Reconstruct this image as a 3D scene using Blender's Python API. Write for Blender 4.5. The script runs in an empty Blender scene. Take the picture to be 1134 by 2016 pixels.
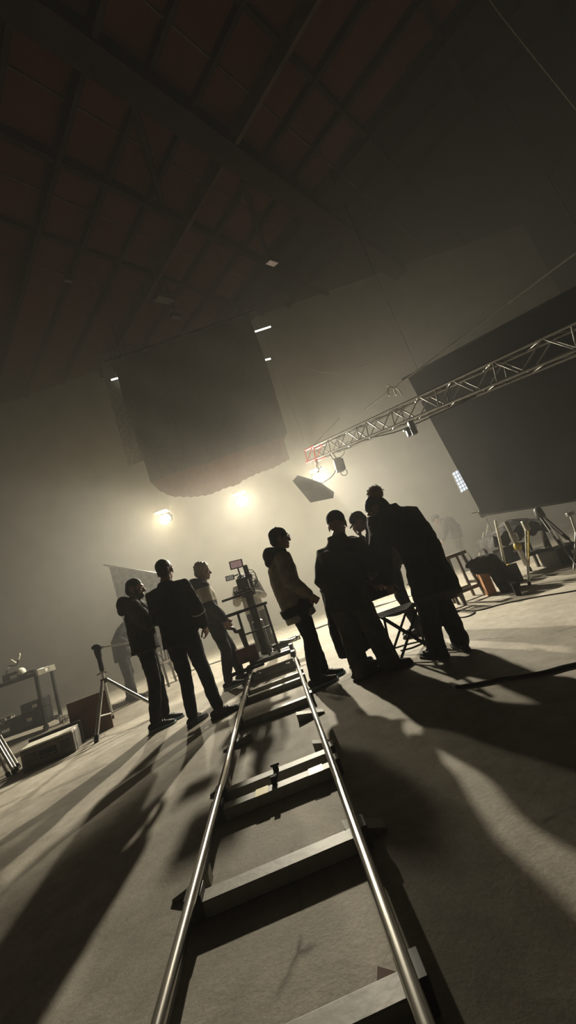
import bpy, math, random
from mathutils import Vector as V, Matrix, Euler
random.seed(7)
SC = bpy.context.scene
COL = SC.collection
R = math.radians

# ------------------------------------------------------------------ camera
TH = R(19.0); F = 757.0; PITCH = math.atan(141/757.0); CH = 1.02
cam = bpy.data.cameras.new('camera'); cam.sensor_fit = 'VERTICAL'; cam.sensor_height = 36
cam.lens = F/2016*36; cam.clip_start = 0.02; cam.clip_end = 200
co = bpy.data.objects.new('camera', cam); COL.objects.link(co); SC.camera = co
co.matrix_world = Matrix.Translation((0, 0, CH)) @ Euler((math.pi/2+PITCH, 0, 0)).to_matrix().to_4x4() @ Matrix.Rotation(-TH, 4, 'Z')

def ray(x, y):
    u = math.cos(TH)*(x-567)-math.sin(TH)*(y-1008); v = math.sin(TH)*(x-567)+math.cos(TH)*(y-1008)
    return V((u, F*math.cos(PITCH)+v*math.sin(PITCH), -v*math.cos(PITCH)+F*math.sin(PITCH)))
def at(x, y, Y):                      # point of the place seen at photo position x, y, at distance Y
    d = ray(x, y); return V((0, 0, CH))+d*(Y/d.y)
def gp(x, y, z=0.0):                  # point at height z
    d = ray(x, y); return V((0, 0, CH))+d*((z-CH)/d.z)

# ------------------------------------------------------------------ materials
def mat(name, col, rough=.7, metal=0.0, var=.25, scale=12.0, bump=.0, bscale=60.0, emit=None, estr=0, spec=None):
    m = bpy.data.materials.new(name); m.use_nodes = True
    nt = m.node_tree; b = nt.nodes['Principled BSDF']
    b.inputs['Roughness'].default_value = rough; b.inputs['Metallic'].default_value = metal
    b.inputs['Specular IOR Level'].default_value = spec if spec is not None else (.12 if max(col) < .07 and not metal else .4)
    tc = nt.nodes.new('ShaderNodeTexCoord')
    n = nt.nodes.new('ShaderNodeTexNoise'); n.inputs['Scale'].default_value = scale; n.inputs['Detail'].default_value = 5
    nt.links.new(tc.outputs['Object'], n.inputs['Vector'])
    r = nt.nodes.new('ShaderNodeValToRGB')
    r.color_ramp.elements[0].position = .3; r.color_ramp.elements[1].position = .7
    r.color_ramp.elements[0].color = (*[c*(1-var) for c in col], 1); r.color_ramp.elements[1].color = (*[min(1, c*(1+var)) for c in col], 1)
    nt.links.new(n.outputs['Fac'], r.inputs['Fac']); nt.links.new(r.outputs['Color'], b.inputs['Base Color'])
    if bump:
        n2 = nt.nodes.new('ShaderNodeTexNoise'); n2.inputs['Scale'].default_value = bscale
        nt.links.new(tc.outputs['Object'], n2.inputs['Vector'])
        bp = nt.nodes.new('ShaderNodeBump'); bp.inputs['Strength'].default_value = bump; bp.inputs['Distance'].default_value = .01
        nt.links.new(n2.outputs['Fac'], bp.inputs['Height']); nt.links.new(bp.outputs['Normal'], b.inputs['Normal'])
    if emit:
        b.inputs['Emission Color'].default_value = (*emit, 1); b.inputs['Emission Strength'].default_value = estr
    return m

def band_mat(name, stops, axis='Z', rough=.8, coord='Object'):
    """cloth made of differently dyed panels: [(from height, colour), ...]"""
    m = bpy.data.materials.new(name); m.use_nodes = True
    nt = m.node_tree; b = nt.nodes['Principled BSDF']; b.inputs['Roughness'].default_value = rough; b.inputs['Specular IOR Level'].default_value = .15
    tc = nt.nodes.new('ShaderNodeTexCoord'); s = nt.nodes.new('ShaderNodeSeparateXYZ')
    nt.links.new(tc.outputs[coord], s.inputs[0])
    n = nt.nodes.new('ShaderNodeTexNoise'); n.inputs['Scale'].default_value = 9
    nt.links.new(tc.outputs[coord], n.inputs['Vector'])
    lo, hi = stops[0][0], stops[-1][0]+.5
    mr = nt.nodes.new('ShaderNodeMapRange'); mr.inputs['From Min'].default_value = lo; mr.inputs['From Max'].default_value = hi
    nt.links.new(s.outputs[axis], mr.inputs['Value'])
    r = nt.nodes.new('ShaderNodeValToRGB'); r.color_ramp.interpolation = 'CONSTANT'
    e = r.color_ramp.elements
    while len(e) < len(stops): e.new(.5)
    for i, (z, c) in enumerate(stops):
        e[i].position = (z-lo)/(hi-lo); e[i].color = (*c, 1)
    nt.links.new(mr.outputs[0], r.inputs['Fac'])
    mx = nt.nodes.new('ShaderNodeMix'); mx.data_type = 'RGBA'; mx.blend_type = 'MULTIPLY'; mx.inputs[0].default_value = .22
    nt.links.new(r.outputs['Color'], mx.inputs[6]); nt.links.new(n.outputs['Fac'], mx.inputs[7])
    nt.links.new(mx.outputs[2], b.inputs['Base Color'])
    return m

M = dict(
 black=mat('black paint', (.012, .012, .012), .75), rubber=mat('rubber', (.012, .012, .012), .8),
 darkmetal=mat('dark metal', (.05, .048, .045), .5, .6), metal=mat('brushed metal', (.55, .53, .48), .3, .95, .15),
 chrome=mat('polished steel', (.5, .48, .44), .24, 1.0, .12), truss=mat('dull truss metal', (.2, .19, .175), .5, .85, .15), alu=mat('aluminium', (.5, .49, .46), .35, .9, .12),
 red=mat('red paint', (.75, .05, .04), .4), skin=mat('skin', (.24, .14, .095), .55, var=.08),
 eye=mat('eye', (.6, .58, .55), .2, var=.05), hair=mat('dark hair', (.02, .015, .012), .6, var=.4, scale=80, bump=.6, bscale=150),
 hairb=mat('brown hair', (.16, .075, .04), .55, var=.4, scale=80, bump=.6, bscale=150),
 hairl=mat('light tipped hair', (.22, .16, .09), .55, var=.4, scale=80, bump=.6, bscale=150),
 cloth=mat('charcoal cloth', (.022, .021, .020), .9, bump=.3, bscale=300), cloth2=mat('black cloth', (.013, .013, .014), .9, bump=.3, bscale=300),
 denim=mat('dark trousers', (.017, .017, .02), .85, bump=.3, bscale=300), grey=mat('grey trousers', (.06, .057, .05), .9, bump=.3, bscale=300),
 beige=mat('beige jacket', (.2, .165, .12), .85, bump=.2, bscale=250), pale=mat('pale shirt', (.3, .28, .24), .85, bump=.2, bscale=250),
 olive=mat('olive coat', (.03, .029, .022), .9, bump=.3, bscale=300), shoe=mat('dark shoe', (.03, .03, .033), .6), sole=mat('pale sole', (.35, .38, .38), .6),
 soled=mat('dark sole', (.03, .028, .025), .7), wood=mat('stool wood', (.07, .048, .03), .6, scale=6, var=.4), plank=mat('orange wood', (.34, .15, .06), .6, scale=6),
 ply=mat('brown board', (.10, .05, .03), .6, scale=4, var=.3), tie=mat('painted tie', (.25, .235, .195), .55, var=.15, scale=25, bump=.1, bscale=40),
 tiey=mat('yellow tape', (.5, .42, .12), .5), case=mat('grey case', (.1, .092, .08), .6), caseb=mat('black case', (.02, .02, .02), .5),
 lid=mat('pale case lid', (.52, .5, .42), .6), plastic=mat('clear plastic sheet', (.03, .029, .027), .6, var=.4, scale=5, bump=.8, bscale=12),
 globe=mat('white globe', (.7, .68, .58), .35), paper=mat('white label', (.75, .73, .68), .6), yellow=mat('yellow paint', (.55, .42, .06), .5),
 screen=mat('pink lit screen', (.3, .18, .17), .3, emit=(.8, .5, .47), estr=.22), screen2=mat('pale lit screen', (.3, .28, .25), .3, emit=(.7, .65, .55), estr=.15),
 lens=mat('lamp lens', (1, .95, .8), .3, emit=(1, .84, .5), estr=330), tube=mat('fluorescent tube', (1, 1, .95), .3, emit=(1, .97, .86), estr=3),
 rope=mat('rope', (.2, .18, .15), .8), drape=mat('black drape', (.014, .0135, .013), .95, var=.15, scale=3),
 sheet=mat('grey backing sheet', (.2, .19, .16), .9), soft=mat('softbox back', (.05, .045, .04), .8, scale=4, var=.3),
 glass=mat('glasses frame', (.03, .03, .03), .3), strapm=mat('white strap', (.5, .5, .47), .7), bluesole=mat('pale blue sole', (.3, .4, .45), .5),
)

# ------------------------------------------------------------------ mesh builder
class MB:
    def __init__(s): s.v = []; s.f = []
    def add(s, vs, fs):
        o = len(s.v); s.v += [V(p) for p in vs]; s.f += [[i+o for i in f] for f in fs]
    def box(s, c, size, rot=None):
        c = V(c); h = [a/2 for a in size]; m = rot if rot else Matrix.Identity(3)
        vs = [c+m @ V((x*h[0], y*h[1], z*h[2])) for x in (-1, 1) for y in (-1, 1) for z in (-1, 1)]
        s.add(vs, [(0, 1, 3, 2), (4, 6, 7, 5), (0, 4, 5, 1), (2, 3, 7, 6), (0, 2, 6, 4), (1, 5, 7, 3)]); return s
    def beam(s, a, b, w, h, up=(0, 0, 1)):
        a, b = V(a), V(b); t = (b-a).normalized(); x = t.cross(V(up))
        if x.length < 1e-4: x = t.cross(V((0, 1, 0)))
        x.normalize(); z = x.cross(t)
        return s.box((a+b)/2, (w, (b-a).length, h), Matrix((x, t, z)).transposed())
    def sweep(s, pts, rad, ref=None, seg=12, cap='round'):
        pts = [V(p) for p in pts]; n = len(pts)
        if not isinstance(rad, (list, tuple)): rad = [rad]*n
        rad = [r if isinstance(r, (list, tuple)) else (r, r) for r in rad]
        T = []
        for i in range(n):
            t = (pts[min(i+1, n-1)]-pts[max(i-1, 0)])
            T.append(t.normalized() if t.length > 1e-9 else V((0, 0, 1)))
        lst = isinstance(ref, list); x = (V(ref[0]) if lst else V(ref)) if ref is not None else T[0].orthogonal()
        rings = []
        for i in range(n):
            xi = V(ref[i]) if lst else x
            xi = xi - T[i]*xi.dot(T[i])
            if xi.length < 1e-6: xi = T[i].orthogonal()
            xi.normalize(); x = xi; rings.append((pts[i], xi, T[i].cross(xi), rad[i]))
        full = []
        if cap == 'round':
            p, a, b, r = rings[0]; k = min(r)
            for e in (75, 50, 25): full.append((p-T[0]*k*math.sin(R(e)), a, b, (r[0]*math.cos(R(e)), r[1]*math.cos(R(e)))))
            full += rings
            p, a, b, r = rings[-1]; k = min(r)
            for e in (25, 50, 75): full.append((p+T[-1]*k*math.sin(R(e)), a, b, (r[0]*math.cos(R(e)), r[1]*math.cos(R(e)))))
        else: full = rings
        vs = []; fs = []
        for p, a, b, r in full:
            for j in range(seg):
                w = 2*math.pi*j/seg; vs.append(p+a*(r[0]*math.cos(w))+b*(r[1]*math.sin(w)))
        m = len(full)
        for i in range(m-1):
            for j in range(seg):
                k = (j+1) % seg; fs.append((i*seg+j, i*seg+k, (i+1)*seg+k, (i+1)*seg+j))
        fs.append(tuple(reversed(range(seg)))); fs.append(tuple(range((m-1)*seg, m*seg)))
        s.add(vs, fs); return s
    def cyl(s, a, b, r, r2=None, seg=12): return s.sweep([a, b], [r, r2 if r2 is not None else r], seg=seg, cap='flat')
    def ball(s, c, r, rot=None, seg=16, ring=10):
        c = V(c); r = r if isinstance(r, (list, tuple)) else (r, r, r); m = rot if rot else Matrix.Identity(3)
        vs = [c+m @ V((0, 0, -r[2]))]; fs = []
        for i in range(1, ring):
            e = -math.pi/2+math.pi*i/ring
            for j in range(seg):
                w = 2*math.pi*j/seg
                vs.append(c+m @ V((r[0]*math.cos(e)*math.cos(w), r[1]*math.cos(e)*math.sin(w), r[2]*math.sin(e))))
        vs.append(c+m @ V((0, 0, r[2]))); L = len(vs)-1
        for j in range(seg):
            k = (j+1) % seg; fs.append((0, 1+k, 1+j)); fs.append((L, 1+(ring-2)*seg+j, 1+(ring-2)*seg+k))
            for i in range(ring-2): fs.append((1+i*seg+j, 1+i*seg+k, 1+(i+1)*seg+k, 1+(i+1)*seg+j))
        s.add(vs, fs); return s
    def torus(s, c, Rr, r, axis=(0, 0, 1), seg=24, a0=0, a1=360):
        ax = V(axis).normalized(); x = ax.orthogonal().normalized(); y = ax.cross(x); n = seg
        P = [V(c)+x*Rr*math.cos(R(a0+(a1-a0)*i/n))+y*Rr*math.sin(R(a0+(a1-a0)*i/n)) for i in range(n+1)]
        return s.sweep(P, r, seg=8, cap='flat')
    def prism(s, poly, thick):        # outline of 3-D points made solid, thickness along its normal
        poly = [V(p) for p in poly]; n = V((0, 0, 0))
        for i in range(len(poly)):
            a, b = poly[i], poly[(i+1) % len(poly)]; n += a.cross(b)
        n.normalize(); k = len(poly)
        s.add([p-n*thick/2 for p in poly]+[p+n*thick/2 for p in poly],
              [tuple(reversed(range(k))), tuple(range(k, 2*k))]+[(i, (i+1) % k, (i+1) % k+k, i+k) for i in range(k)]); return s
    def sheet(s, P, thick, axis=(0, 1, 0)):   # grid P[i][j] of points, made solid
        ni, nj = len(P), len(P[0]); ax = V(axis)*thick/2
        vs = [p-ax for r in P for p in r]+[p+ax for r in P for p in r]; o = ni*nj; fs = []
        for i in range(ni-1):
            for j in range(nj-1):
                q = (i*nj+j, i*nj+j+1, (i+1)*nj+j+1, (i+1)*nj+j); fs.append(q); fs.append(tuple(o+k for k in reversed(q)))
        bd = [(0, j) for j in range(nj)]+[(i, nj-1) for i in range(1, ni)]+[(ni-1, j) for j in range(nj-2, -1, -1)]+[(i, 0) for i in range(ni-2, 0, -1)]
        for k in range(len(bd)):
            a = bd[k][0]*nj+bd[k][1]; b = bd[(k+1) % len(bd)][0]*nj+bd[(k+1) % len(bd)][1]; fs.append((b, a, a+o, b+o))
        s.add(vs, fs); return s
    def build(s, name, material, parent=None, world=True, bevel=0, smooth=True, label=None):
        off = V((0, 0, 0))
        if world:
            p = parent
            while p: off += p.location; p = p.parent
        org = V((0, 0, 0))
        if parent is None:
            xs = [v.x for v in s.v]; ys = [v.y for v in s.v]; zs = [v.z for v in s.v]
            org = V(((min(xs)+max(xs))/2, (min(ys)+max(ys))/2, min(zs)))
        me = bpy.data.meshes.new(name); me.from_pydata([v-off-org for v in s.v], [], s.f)
        import bmesh
        bm = bmesh.new(); bm.from_mesh(me); bmesh.ops.recalc_face_normals(bm, faces=bm.faces); bm.to_mesh(me); bm.free()
        if smooth: me.shade_smooth(); me.set_sharp_from_angle(angle=R(38))
        me.materials.append(material)
        o = bpy.data.objects.new(name, me); COL.objects.link(o); o.parent = parent; o.location = org
        if bevel:
            b = o.modifiers.new('bevel', 'BEVEL'); b.width = bevel; b.segments = 2; b.limit_method = 'ANGLE'
        if label: o['label'] = label
        return o

def tag(o, label, cat, group=None, kind=None):
    o['label'] = label; o['category'] = cat
    if group: o['group'] = group
    if kind: o['kind'] = kind
    return o
def empty(name, loc, label, cat, group=None, rz=0):
    o = bpy.data.objects.new(name, None); COL.objects.link(o); o.location = V(loc); o.rotation_euler.z = rz; o.empty_display_size = .1
    return tag(o, label, cat, group)
def struct(name, mb, m, **k):
    o = mb.build(name, m, **k); o['kind'] = 'structure'; return o
def copy_tree(o, parent=None):
    c = o.copy(); COL.objects.link(c); c.parent = parent
    for ch in list(o.children): copy_tree(ch, c)
    return c
def catmull(P, n=8):
    P = [V(p) for p in P]; Q = [P[0]]+P+[P[-1]]; out = []
    for i in range(1, len(Q)-2):
        a, b, c, d = Q[i-1:i+3]
        for k in range(n):
            t = k/n; out.append(.5*((2*b)+(c-a)*t+(2*a-5*b+4*c-d)*t*t+(3*b-a-3*c+d)*t**3))
    return out+[P[-1]]

# ------------------------------------------------------------------ haze and setting
w = bpy.data.worlds.new('studio air'); SC.world = w; w.use_nodes = True
nt = w.node_tree; nt.nodes['Background'].inputs['Color'].default_value = (0, 0, 0, 1)
vs_ = nt.nodes.new('ShaderNodeVolumeScatter'); vs_.inputs['Color'].default_value = (.98, .98, .965, 1)
vs_.inputs['Density'].default_value = HAZE = .058; vs_.inputs['Anisotropy'].default_value = .25
ge_ = nt.nodes.new('ShaderNodeNewGeometry'); sx_ = nt.nodes.new('ShaderNodeSeparateXYZ'); mr_ = nt.nodes.new('ShaderNodeMapRange'); mr_.interpolation_type = 'SMOOTHSTEP'
nt.links.new(ge_.outputs['Position'], sx_.inputs[0]); nt.links.new(sx_.outputs['Y'], mr_.inputs['Value'])
for k_, v_ in (('From Min', 4.0), ('From Max', 10.5), ('To Min', .003), ('To Max', HAZE)): mr_.inputs[k_].default_value = v_
nt.links.new(mr_.outputs[0], vs_.inputs['Density'])
nt.links.new(vs_.outputs[0], nt.nodes['World Output'].inputs['Volume'])

def floor_mat():
    m = bpy.data.materials.new('worn concrete'); m.use_nodes = True
    nt = m.node_tree; L = nt.links; b = nt.nodes['Principled BSDF']; tc = nt.nodes.new('ShaderNodeTexCoord')
    def noise(sc, det=6, rough=.6, dist=0):
        n = nt.nodes.new('ShaderNodeTexNoise'); n.inputs['Scale'].default_value = sc; n.inputs['Detail'].default_value = det
        n.inputs['Roughness'].default_value = rough; n.inputs['Distortion'].default_value = dist; L.new(tc.outputs['Object'], n.inputs['Vector']); return n
    def ramp(src, a, ca, b_, cb):
        r = nt.nodes.new('ShaderNodeValToRGB'); e = r.color_ramp.elements
        e[0].position = a; e[0].color = (*ca, 1); e[1].position = b_; e[1].color = (*cb, 1); L.new(src, r.inputs['Fac']); return r
    def mul(a, b_, f=1.0, t='MULTIPLY'):
        x = nt.nodes.new('ShaderNodeMix'); x.data_type = 'RGBA'; x.blend_type = t; x.inputs[0].default_value = f
        L.new(a, x.inputs[6]); L.new(b_, x.inputs[7]); return x
    n1 = noise(1.3, 8, .65, .3); n2 = noise(9, 6, .7); n3 = noise(70, 4, .7)
    c1 = ramp(n1.outputs['Fac'], .3, (.235, .21, .17), .72, (.44, .405, .345))
    c2 = ramp(n2.outputs['Fac'], .32, (.72, .71, .69), .65, (1, 1, 1))
    c3 = ramp(n3.outputs['Fac'], .3, (.82, .82, .81), .6, (1, 1, 1))
    x = mul(c1.outputs[0], c2.outputs[0]); x = mul(x.outputs[2], c3.outputs[0])
    # cracks: thin broken lines along cell borders
    nv = noise(2.2, 4, .6); mp = nt.nodes.new('ShaderNodeMix'); mp.data_type = 'RGBA'; mp.inputs[0].default_value = .16
    L.new(tc.outputs['Object'], mp.inputs[6]); L.new(nv.outputs['Color'], mp.inputs[7])
    vo = nt.nodes.new('ShaderNodeTexVoronoi'); vo.feature = 'DISTANCE_TO_EDGE'; vo.inputs['Scale'].default_value = .45; L.new(mp.outputs[2], vo.inputs['Vector'])
    cr = ramp(vo.outputs['Distance'], .0, (.22, .2, .17), .006, (1, 1, 1))
    gate = ramp(noise(1.7, 3).outputs['Fac'], .53, (0, 0, 0), .6, (1, 1, 1))
    xx = nt.nodes.new('ShaderNodeMix'); xx.data_type = 'RGBA'; xx.blend_type = 'MULTIPLY'
    L.new(gate.outputs[0], xx.inputs[0]); L.new(x.outputs[2], xx.inputs[6]); L.new(cr.outputs[0], xx.inputs[7])
    L.new(xx.outputs[2], b.inputs['Base Color']); b.inputs['Specular IOR Level'].default_value = .22
    rr = ramp(n2.outputs['Fac'], .3, (.7, .7, .7), .7, (.85, .85, .85)); L.new(rr.outputs[0], b.inputs['Roughness'])
    ad = nt.nodes.new('ShaderNodeMath'); ad.operation = 'MULTIPLY_ADD'; ad.inputs[1].default_value = 3.0
    L.new(noise(3.5, 6, .6, .8).outputs['Fac'], ad.inputs[0]); L.new(n3.outputs['Fac'], ad.inputs[2])
    bp = nt.nodes.new('ShaderNodeBump'); bp.inputs['Strength'].default_value = .3; bp.inputs['Distance'].default_value = .006
    L.new(ad.outputs[0], bp.inputs['Height']); L.new(bp.outputs['Normal'], b.inputs['Normal'])
    return m
struct('floor', MB().box((0, 5, -.1), (30, 22, .2)), floor_mat(), smooth=False)
wallm = mat('grey studio wall', (.3, .29, .25), .9, var=.15, scale=1.2, bump=.2, bscale=8)
CZ = 11.0
struct('wall_back', MB().box((0, 13.1, CZ/2), (30, .2, CZ)), wallm, smooth=False)
struct('wall_left', MB().box((-12.1, 5, CZ/2), (.2, 22, CZ)), wallm, smooth=False)
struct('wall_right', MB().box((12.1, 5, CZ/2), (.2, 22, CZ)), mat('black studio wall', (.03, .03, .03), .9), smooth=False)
cm = mat('rust red ceiling sheets', (.055, .017, .011), .85, var=.25, scale=.8, bump=.3, bscale=14)
def clip_poly(P, n, c, keep):
    out = []
    for i in range(len(P)):
        a, b = P[i], P[(i+1) % len(P)]; da, db = (a.dot(n)-c)*keep, (b.dot(n)-c)*keep
        if da >= 0: out.append(a)
        if da*db < 0: out.append(a.lerp(b, da/(da-db)))
    return out
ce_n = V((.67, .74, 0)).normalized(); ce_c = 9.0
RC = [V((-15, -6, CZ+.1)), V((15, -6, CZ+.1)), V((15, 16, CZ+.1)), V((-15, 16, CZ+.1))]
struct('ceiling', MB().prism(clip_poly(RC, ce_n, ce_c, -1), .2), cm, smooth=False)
struct('ceiling_right', MB().prism(clip_poly(RC, ce_n, ce_c, 1), .2), mat('dark right ceiling', (.012, .011, .01), .95), smooth=False)  # right part of the ceiling, given a much darker colour
bmx = mat('dark steel beam', (.02, .011, .009), .8, var=.3, scale=2); bml = mat('worn edge steel', (.06, .04, .032), .6, var=.4, scale=2)
K = (CZ-CH)/(10-CH)
ad, bd = V((.69, .724, 0)).normalized(), V((-.74, .67, 0)).normalized()   # the two directions of the roof frame
an, bn = V((-.724, .69, 0)).normalized(), V((.67, .74, 0)).normalized()
ti = 0
def beam_line(nrm, d, off, w, h, m, z=0, a=-12, b=16):
    global ti; ti += 1
    p = nrm*off*K; ends = []
    for t in range(int(a*10), int(b*10)):
        q = p+d*(t/10)
        if abs(q.x) < 11.9 and -5.8 < q.y < 12.9: ends.append(q)
    if len(ends) < 2: return
    struct('trim_%d' % ti, MB().beam(ends[0]+V((0, 0, CZ-h/2-z)), ends[-1]+V((0, 0, CZ-h/2-z)), w, h), m, smooth=False)
for off, w_, h_, m in ((1.75, .1, .16, bmx), (3.5, .5, .5, bmx), (5.31, .13, .3, bmx), (7.0, .1, .16, bmx), (-.1, .1, .16, bmx)): beam_line(an, ad, off, w_, h_, m)
for off in (2.6, 4.4, 6.1, 7.9): beam_line(an, ad, off, .035, .05, bml)
for off, w_, h_, m in ((1.95, .1, .16, bmx), (2.88, .1, .4, bmx), (3.81, .1, .2, bmx), (4.68, .1, .2, bmx), (5.57, .09, .45, bml), (6.45, .1, .2, bmx), (7.35, .1, .2, bmx), (8.25, .1, .3, bmx), (9.2, .1, .2, bmx), (10.1, .1, .2, bmx)):
    beam_line(bn, bd, off, w_, h_, m)
def ceil_pt(x, y, z): return gp(x, y, z)
for (x0, y0, x1, y1) in ((262, 200, 318, 395), (478, 355, 522, 495)):
    ti += 1; struct('trim_%d' % ti, MB().cyl(gp(x0, y0, CZ-.25), gp(x1, y1, CZ-.35), .07), bmx)

# ------------------------------------------------------------------ lamps and light
LY = 10.5
LIGHTS = []
def make_lamp(p):
    r = empty('stage_lamp', p, '', 'lamp', 'row of blazing lamps at the back')
    d = V((0, -1, -.28)).normalized(); q = p
    MB().sweep([q-d*.02, q-d*.12, q-d*.34, q-d*.42], [.125, .14, .13, .08], seg=20, cap='flat').build('housing', M['black'], r)
    MB().ball(q+d*.0, (.15, .15, .07), Matrix.Rotation(R(90-16), 3, 'X'), 20, 10).build('lens', M['lens'], r)
    MB().torus(q-d*.05, .135, .012, d).build('lens_ring', M['darkmetal'], r)
    MB().box(q+V((0, -.13, .185)), (.36, .3, .008), Euler((R(-4), 0, 0)).to_matrix()).build('added_top_flap', M['black'], r)  # flap added over the lens to keep lamp light off the ceiling
    y = MB(); y.sweep([q-d*.25+V((-.15, 0, 0)), q-d*.25+V((-.14, 0, .14)), q-d*.25+V((0, 0, .2)), q-d*.25+V((.14, 0, .14)), q-d*.25+V((.15, 0, 0))], .01, seg=8); y.build('yoke', M['black'], r)
    MB().cyl(q-d*.25+V((0, 0, .2)), V((q.x, (q-d*.25).y, CZ)), .003, seg=6).build('suspension_cable', M['black'], r)
    return r
LP = [at(325, 1022, LY), at(477, 986, LY), at(627, 940, LY)]
LL = ['blazing round lamp far back under the left corner of the hanging cloth', 'blazing round lamp far back under the middle of the hanging cloth edge', 'blazing round lamp far back at the top of the softbox by the red truss tip']
l0 = make_lamp(LP[0]); lamps = [l0]
for i in (1, 2):
    c = copy_tree(l0); c.location = LP[i]; lamps.append(c)
LW = 5600
for i, (o, lb) in enumerate(zip(lamps, LL)):
    o['label'] = lb
    ld = bpy.data.lights.new('lamp_beam', 'SPOT'); ld.energy = LW*(.5, 1, 1.1)[i]; ld.color = (1, .915, .725); ld.spot_size = R((112, 150, 128)[i]); ld.spot_blend = 1.0
    ld.shadow_soft_size = .07
    ld.use_nodes = True; ln_ = ld.node_tree; fo = ln_.nodes.new('ShaderNodeLightFalloff'); fo.inputs['Strength'].default_value = 1.0; fo.inputs['Smooth'].default_value = 14.0
    ln_.links.new(fo.outputs['Quadratic'], ln_.nodes['Emission'].inputs['Strength'])
    lo = bpy.data.objects.new('lamp_beam', ld); COL.objects.link(lo); lo.parent = o
    lo.location = V((0, -.1, -.03)); lo.rotation_euler = (R(90-34), 0, R((157, 178, 200)[i]))

# ------------------------------------------------------------------ dolly track
tr = empty('dolly_track', (-.75, 4.2, 0), 'straight steel dolly track with pale cross ties running up the middle of the floor', 'camera track')
td = V((-.107, 1, 0)).normalized(); tx = V((td.y, -td.x, 0))
def tp(Y, side=0, z=0): return V((-.288-.107*Y, Y, z))+tx*side
G = .315
for sgn, nm in ((-1, 'left'), (1, 'right')):
    MB().sweep([tp(.45, sgn*G, .105), tp(2.1, sgn*G, .105)], .0195, seg=20, cap='flat').build('rail', M['chrome'], tr)
    MB().sweep([tp(2.1, sgn*G, .105), tp(4.6, sgn*G, .105)], .0193, seg=20, cap='flat').build('rail', M['chrome'], tr)
    MB().sweep([tp(4.6, sgn*G, .105), tp(7.1, sgn*G, .105)], .0191, seg=20, cap='flat').build('rail', M['chrome'], tr)
    for a, b in ((.45, 2.09), (2.11, 4.59), (4.61, 7.1)):
        MB().beam(tp(a, sgn*G, .078), tp(b, sgn*G, .078), .012, .03).build('rail_web', M['darkmetal'], tr)
tY = [gp(545, 1516, .058).y, gp(545, 1546, .058).y, gp(555, 1698, .058).y, gp(740, 1985, .058).y, gp(542, 1394, .058).y, gp(542, 1352, .058).y, gp(542, 1340, .058).y, gp(540, 1318, .058).y, 5.5, 6.7]
for Y in tY:
    b = MB().beam(tp(Y, -G+.0, .03), tp(Y, G, .03), .07, .055); o = b.build('cross_tie', M['tie'], tr, bevel=.004)
    for sgn in (-1, 1):
        MB().beam(tp(Y, sgn*(G-.02), .045), tp(Y, sgn*(G+.045), .045), .08, .08).build('end_bracket', M['darkmetal'], tr, bevel=.003)
MB().beam(tp(tY[1], -.12, .0575), tp(tY[1], -.05, .0575), .077, .004).build('tape_mark', M['tiey'], tr)
MB().beam(tp(tY[1], .18, .0575), tp(tY[1], .26, .0575), .077, .004).build('tape_mark', M['tiey'], tr)
cl = MB(); pc = tp((tY[0]+tY[1])/2, -.005, .068); cl.box(pc, (.02, .17, .02)); cl.box(pc+V((0, .06, .012)), (.03, .02, .03)); cl.box(pc+V((0, -.06, .012)), (.03, .02, .03)); cl.cyl(pc+V((-.025, .06, .03)), pc+V((.025, .06, .03)), .006)
cl.build('joint_clamp', M['black'], tr)
# wedges and blocks under the rails
def wedge(p, L, wd, h, ang, label, m_=None):
    d = V((math.cos(R(ang)), math.sin(R(ang)), 0)); n = V((-d.y, d.x, 0)); p = V((p.x, p.y, 0))
    a, b = p-d*L/2, p+d*L/2; q = []
    for sg in (-1, 1): q += [a+n*wd/2*sg, b+n*wd/2*sg, b+n*wd/2*sg+V((0, 0, h)), a+n*wd/2*sg+V((0, 0, .012))]
    m = MB(); m.add(q, [(0, 1, 2, 3), (7, 6, 5, 4), (0, 4, 5, 1), (1, 5, 6, 2), (2, 6, 7, 3), (3, 7, 4, 0)])
    tag(m.build('leveling_wedge', m_ or M['tie'], bevel=.002), label, 'wedge', 'wooden wedges under the track')
wedge(gp(470, 1466), .24, .075, .06, 6, 'wooden wedge under the bare stretch of the left rail, past the clamped pair of ties')
wedge(gp(613, 1410), .22, .08, .06, 186, 'wooden wedge under the right rail beside the sneakers of the man in beige')
wedge(gp(722, 1640), .16, .07, .06, 186, 'wooden wedge jutting out of the right rail at the large nearest full tie')
wedge(gp(381, 1752), .16, .06, .055, 6, 'wooden wedge jutting out of the left rail at the large nearest full tie')
wedge(gp(640, 1470), .14, .06, .055, 186, 'short wooden wedge at the right rail just beyond the clamped pair of ties')
wedge(gp(436, 1556), .13, .06, .055, 6, 'short wooden wedge at the left rail by the clamped pair of ties')
wedge(gp(790, 1965), .09, .06, .05, 170, 'brown wooden wedge by the right rail at the bottom of the picture', M['ply'])

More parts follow.
